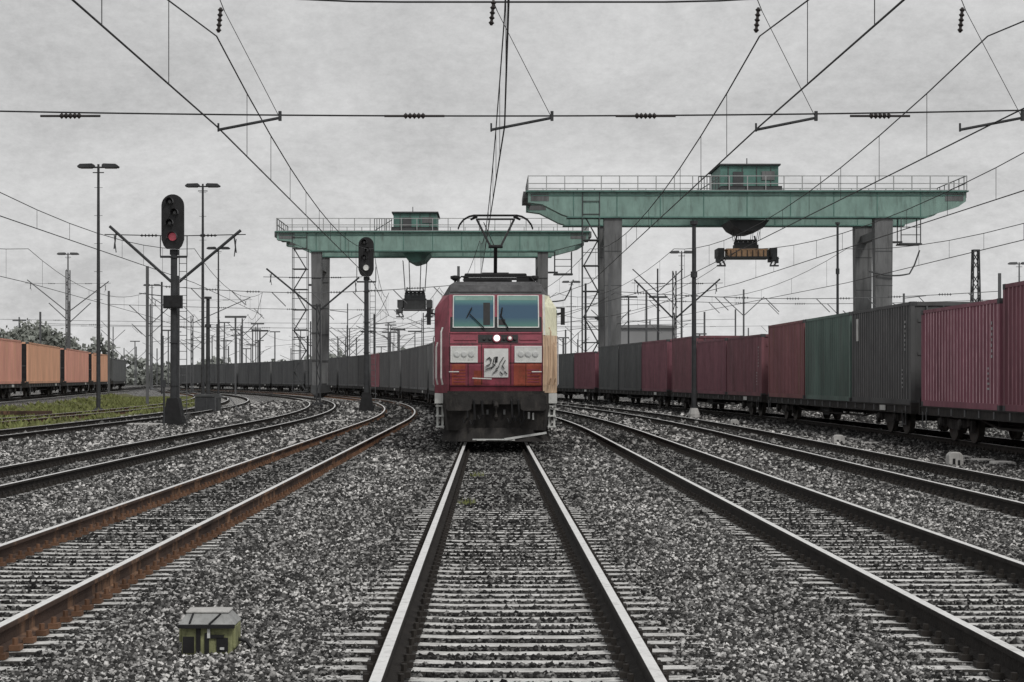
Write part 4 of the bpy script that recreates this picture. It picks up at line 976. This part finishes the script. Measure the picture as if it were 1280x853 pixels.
hl = MB(); hl.box((.11,-.168,.07),(.03,.012,.02)); hl.box((.015,-.1676,.2),(.02,.012,.08)); hl.build('latch', M['seal'], bx)
# white marker stones along the right-hand train
for (px,py,Y,lab) in ((1193,583,34.5,'pale concrete marker block nearest the camera beside the right-hand train'),(1048,557,45,'pale concrete marker block, second along the right-hand train'),(918,532,62,'pale concrete marker block farthest along the right-hand train')):
    X = (px-612)*Y/F; r = empty('marker_block', (X,Y,-.22), lab, 'concrete block', 'pale marker blocks by the right-hand train')
    r.scale = (.85,.85,.8)
    b = MB(); b.prism([(-.19,0),(.19,0),(.17,.3),(.1,.38),(-.1,.38),(-.17,.3)], lambda u,v,t: (u,-.15+.3*t,v)); b.build('block', M['conc_plain'], r, bevel=.02)
    d = MB(); d.box((-.05,-.156,.12),(.06,.02,.2)); d.box((.07,-.156,.1),(.05,.02,.16)); d.build('slot', M['black'], r)
for k,(px,py,Y) in enumerate(((1212,560,37.5),(1240,563,36),(1265,566,35),(1100,541,45.5),(1080,539,48))):
    X = (px-612)*Y/F-.2; r = MB(); r.prism([(-.2,0),(.2,0),(.17,.07),(-.17,.07)], lambda u,v,t: (X+u,Y-.3+.6*t,-.2+v)); 
    tag(r.build('cable_duct_cover', M['conc_plain'], bevel=.01), ['pale flat duct cover under the near maroon container, leftmost of three','pale flat duct cover in the middle of three under the near maroon container','pale flat duct cover at the right edge beside the wagon wheels','pale flat duct cover beneath the dark grey container, nearer one','pale flat duct cover beneath the dark grey container, farther one'][k], 'duct cover', 'pale duct covers beside the right-hand train')
for X,Y,lab in ((-.22,30.5,'small olive weed tuft between the central rails, nearer the locomotive'),(-.34,23.8,'small olive weed tuft beside the left central rail')):
    wt = MB()
    for k in range(46):
        a = random.uniform(0,6.28); q = random.uniform(0,.16); x, y = X+math.cos(a)*q, Y+math.sin(a)*q*1.6; h = random.uniform(.03,.1); t = random.uniform(0,3.14); l = random.uniform(-.05,.05)
        wt.add([(x-.012*math.cos(t),y-.012*math.sin(t),-.2),(x+.012*math.cos(t),y+.012*math.sin(t),-.2),(x+l,y+l,-.17+h)],[(0,1,2)])
    tag(wt.build('weed_tuft', M['blade']), lab, 'weed', kind='stuff')
# slab and cabinet near the signal, low gate
p = at(196,531,64); s = MB(); s.box((p.x-.1,63,-.15),(1.5,.8,.12)); tag(s.build('concrete_slab', M['conc_plain'], bevel=.02), 'flat pale concrete slab at the foot of the tall red signal','slab')
p = at(968/2.1875,450+148/2.1875,70); s = MB(); s.box((-6.0,68,-.15),(1.2,.7,.1)); tag(s.build('concrete_slab', M['conc_plain'], bevel=.02), 'flat pale concrete slab between the curving left tracks, left of the locomotive','slab')
p = at(259,497,84); c = empty('equipment_cabinet', (p.x-.3,86,-.2), 'low dark equipment cabinet between the signal and the curving track', 'cabinet')
b = MB(); b.box((0,0,.45),(1.25,.6,.8)); b.prism([(-.7,.86),(.7,.86),(.62,.98),(-.62,.98)], lambda u,v,t: (u,-.36+.72*t,v)); b.build('case', M['crane_dark'], c, bevel=.01)
for s in (-1,1): d = MB(); d.box((s*.3,-.31,.46),(.54,.03,.7)); d.build('door', M['pole'], c)
r_ = empty('railing', (p.x+1.0,84,-.2), 'thin bent pipe rail right of the equipment cabinet', 'railing')
b = MB(); b.tube([(-.6,0,0),(-.6,0,.85),(.1,0,.85),(.5,-.3,.4),(.8,-.5,0)], .03, 6); b.build('pipe', M['pole_grey'], r_)
p = at(205,486,62); m_ = empty('marker_post', (p.x,62,-.2), 'thin dark post left of the tall red signal', 'post'); b = MB(); b.tube([(0,0,0),(0,0,1.75)], .035, 6); b.box((0,-.03,1.6),(.16,.03,.26)); b.build('post', M['pole'], m_)
p = at(14,517,76); b = MB()
for k in range(4): b.bar((p.x-2.3,76+k*.24,.02),(p.x+1.6,76.2+k*.24,.02),.1,.17)
tag(b.build('rail_stack', M['rail_rust']), 'low stack of rust-orange spare rails in the grass at the left edge','rail stack')
# ------------------------------------------------------------------ far background
def warehouse(x0,x1,Y,z1,dep,label,nw):
    r = empty('warehouse', ((x0+x1)/2,Y,-.7), label, 'building', 'hazy buildings on the horizon'); W = x1-x0
    b = MB(); b.box((0,dep/2,(z1+.7)/2),(W,dep,z1+.7)); b.build('wall', M['hazy_wall'], r)
    f = MB(); f.prism([(-W/2-.4,z1+.7),(W/2+.4,z1+.7),(W/2+.4,z1+1.1),(0,z1+1.1+W*.02),(-W/2-.4,z1+1.1)], lambda u,v,t: (u,-.4+t*(dep+.8),v+.003)); f.build('roof', M['hazy_roof'], r)
    for k in range(nw):
        w = MB(); x = -W/2+W*(k+.5)/nw; w.box((x,-.05,z1*.62),(W/nw*.62,.12,z1*.22)); w.build('window', M['hazy_glass'], r)
    d = MB(); d.box((W*.32,-.06,2.2),(4,.14,4.4)); d.build('gate', M['hazy_roof'], r)
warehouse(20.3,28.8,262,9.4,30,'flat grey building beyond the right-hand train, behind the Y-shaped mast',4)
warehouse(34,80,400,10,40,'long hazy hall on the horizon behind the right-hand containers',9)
GR = 'thin masts crowding the horizon'
cnt = 0
for k in range(190):
    Y = random.uniform(170,420); px = random.choice([random.uniform(0,330),random.uniform(140,330),random.uniform(140,540),random.uniform(250,540),random.uniform(690,1000),random.uniform(640,1270)])
    X = (px-612)*Y/F
    if any(abs(X-float(trX(t,Y))) < 1.9 for t in TR): continue
    H = random.uniform(8,13.5)
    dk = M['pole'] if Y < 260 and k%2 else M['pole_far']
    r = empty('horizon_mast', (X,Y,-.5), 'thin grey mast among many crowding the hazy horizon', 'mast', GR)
    b = MB(); b.bar((0,0,0),(0,0,H),random.uniform(.12,.24),.2); b.build('pole', dk, r)
    a = MB(); z = H-random.uniform(.3,1.6); 
    if k%3 == 0:
        for s in (-1,1): a.bar((0,0,z-2),(s*2.6,0,z+.4),.1)
    elif k%3 == 1: a.bar((-1.1,0,H),(1.1,0,H),.16,.22)
    else: a.bar((0,0,z),(random.choice((-1,1))*2.6,0,z+.3),.1); a.bar((0,0,z-1.2),(random.choice((-1,1))*2.2,0,z-.2),.08)
    a.build('arm', dk, r)
def foliage(name, blobs, m, n_per, leaf, label, cat, kind='stuff'):
    V = []; 
    for (cx,cy,cz,rx,ry,rz_) in blobs:
        n = int(n_per*rx*rz_); d = rng.normal(size=(n,3)); d /= np.linalg.norm(d,axis=1)[:,None]
        rad = rng.uniform(.35,1,n)**.5*(1+.28*vnoise(d[:,0]*4+cx,d[:,2]*4+cy)); P = d*rad[:,None]*np.array([rx,ry,rz_])+np.array([cx,cy,cz])
        a = rng.normal(size=(n,3)); b = rng.normal(size=(n,3)); a /= np.linalg.norm(a,axis=1)[:,None]; b /= np.linalg.norm(b,axis=1)[:,None]
        s = leaf*rng.uniform(.5,1.4,n)[:,None]
        V.append(np.stack([P-a*s, P+b*s, P+a*s, P-b*s],1).reshape(-1,3))
    V = np.concatenate(V); n = len(V)//4
    me = bpy.data.meshes.new(name); me.from_pydata(V.tolist(), [], [(4*i,4*i+1,4*i+2,4*i+3) for i in range(n)]); me.materials.append(m)
    o = bpy.data.objects.new(name, me); COL.objects.link(o)
    return tag(o, label, cat, kind=kind) if kind else o
bl = []
for k in range(70):
    X = -190+k*5.4+random.uniform(-2,2); Y = random.uniform(440,520); h = random.uniform(5,10)*(1.35 if X < -110 else .8); bl.append((X,Y,h*.5,random.uniform(4,7),4,h*.62))
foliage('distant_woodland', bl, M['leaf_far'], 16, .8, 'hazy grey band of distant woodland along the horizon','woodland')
for k,(px,pyt,Y,rw,lab) in enumerate(((45,398,215,4.2,'grey-green tree rising behind the nearest orange container'),(18,408,205,3.6,'lower grey-green tree at the left edge behind the orange containers'),(75,412,228,3.4,'small grey-green tree behind the gap in the orange containers'))):
    t = at(px,pyt,Y); r = empty('tree', (t.x,Y,-.4), lab, 'tree', 'trees behind the orange containers'); H = t.z+.4
    b = MB(); b.tube([(0,0,0),(.1,0,H*.4),(0,.1,H*.75)], .3, 8, r2=.08)
    for q in range(5): a = q*1.3; b.tube([(0,0,H*(.35+.07*q)),(math.cos(a)*rw*.6,math.sin(a)*rw*.6,H*(.55+.07*q))], .1, 6, r2=.03)
    b.build('trunk', M['bark'], r)
    bb_ = [(0,0,H*.66,rw*.7,rw*.7,H*.33)]+[(math.cos(a)*rw*.5,math.sin(a)*rw*.5,H*random.uniform(.45,.75),rw*.5,rw*.5,H*.2) for a in np.arange(0,6.2,1.0)]
    o = foliage('crown', bb_, M['leaf_mid'], 95, .26, None, None, None); o.parent = r
# ------------------------------------------------------------------ world, sun, camera
w = bpy.data.worlds.new('World'); scene.world = w; w.use_nodes = True; N = w.node_tree.nodes; L = w.node_tree.links
bg = N['Background']; bg.inputs['Strength'].default_value = .1
EL, AZ = math.radians(48), math.radians(150)          # sun high, behind the camera's right shoulder
sky = N.new('ShaderNodeTexSky'); sky.sky_type = 'NISHITA'; sky.sun_disc = False; sky.sun_elevation = EL; sky.sun_rotation = AZ; sky.dust_density = 4; sky.air_density = 1.5
hs = N.new('ShaderNodeHueSaturation'); hs.inputs['Saturation'].default_value = .08; L.new(sky.outputs[0], hs.inputs['Color'])
tc = N.new('ShaderNodeTexCoord')
mp = N.new('ShaderNodeMapping'); mp.inputs['Scale'].default_value = (1,1,1.8); L.new(tc.outputs['Generated'], mp.inputs[0])
n1 = N.new('ShaderNodeTexNoise'); n1.inputs['Scale'].default_value = 5; n1.inputs['Detail'].default_value = 12; n1.inputs['Roughness'].default_value = .68; n1.inputs['Distortion'].default_value = .6; L.new(mp.outputs[0], n1.inputs['Vector'])
n2 = N.new('ShaderNodeTexNoise'); n2.inputs['Scale'].default_value = 110; n2.inputs['Detail'].default_value = 6; n2.inputs['Roughness'].default_value = .8; L.new(mp.outputs[0], n2.inputs['Vector'])
ad = N.new('ShaderNodeMath'); ad.operation = 'MULTIPLY_ADD'; ad.inputs[1].default_value = .5; L.new(n2.outputs['Fac'], ad.inputs[0]); L.new(n1.outputs['Fac'], ad.inputs[2])
cr = N.new('ShaderNodeMapRange'); cr.inputs[1].default_value = .53; cr.inputs[2].default_value = 1.0; cr.inputs[3].default_value = 4.7; cr.inputs[4].default_value = 7.4; L.new(ad.outputs[0], cr.inputs[0])
sx = N.new('ShaderNodeSeparateXYZ'); L.new(tc.outputs['Generated'], sx.inputs[0])
hz = N.new('ShaderNodeMapRange'); hz.inputs[1].default_value = .0; hz.inputs[2].default_value = .16; hz.inputs[3].default_value = 1.28; hz.inputs[4].default_value = 1.0; L.new(sx.outputs[2], hz.inputs[0])
ml = N.new('ShaderNodeMath'); ml.operation = 'MULTIPLY'; L.new(cr.outputs[0], ml.inputs[0]); L.new(hz.outputs[0], ml.inputs[1])
cm = N.new('ShaderNodeCombineColor')
for i in range(3): L.new(ml.outputs[0], cm.inputs[i])
mx = N.new('ShaderNodeMixRGB'); mx.inputs['Fac'].default_value = .9; L.new(hs.outputs[0], mx.inputs['Color1']); L.new(cm.outputs[0], mx.inputs['Color2'])
L.new(mx.outputs[0], bg.inputs['Color'])
sl = bpy.data.lights.new('sun','SUN'); sl.energy = 1.5; sl.angle = math.radians(12); sl.color = (1,.97,.93)
so = bpy.data.objects.new('sun', sl); COL.objects.link(so)
# direction towards the sun: rotation measured clockwise from +Y
dv = Vector((math.sin(AZ)*math.cos(EL), math.cos(AZ)*math.cos(EL), math.sin(EL)))
so.rotation_euler = (-dv).to_track_quat('-Z','Y').to_euler()
cam = bpy.data.cameras.new('camera'); co_ = bpy.data.objects.new('camera', cam); COL.objects.link(co_); scene.camera = co_
cam.sensor_width = 36; cam.lens = 36*F/1280; cam.clip_end = 6000; cam.clip_start = .1
co_.location = (0,0,HC)
# level verticals with a view-camera shift, as in the photograph
co_.rotation_euler = (math.pi/2,0,0); cam.shift_x = (640-VX)/1280; cam.shift_y = (VY-426.5)/1280
scene.view_settings.view_transform = 'Standard'; scene.view_settings.look = 'None'; scene.view_settings.exposure = 0
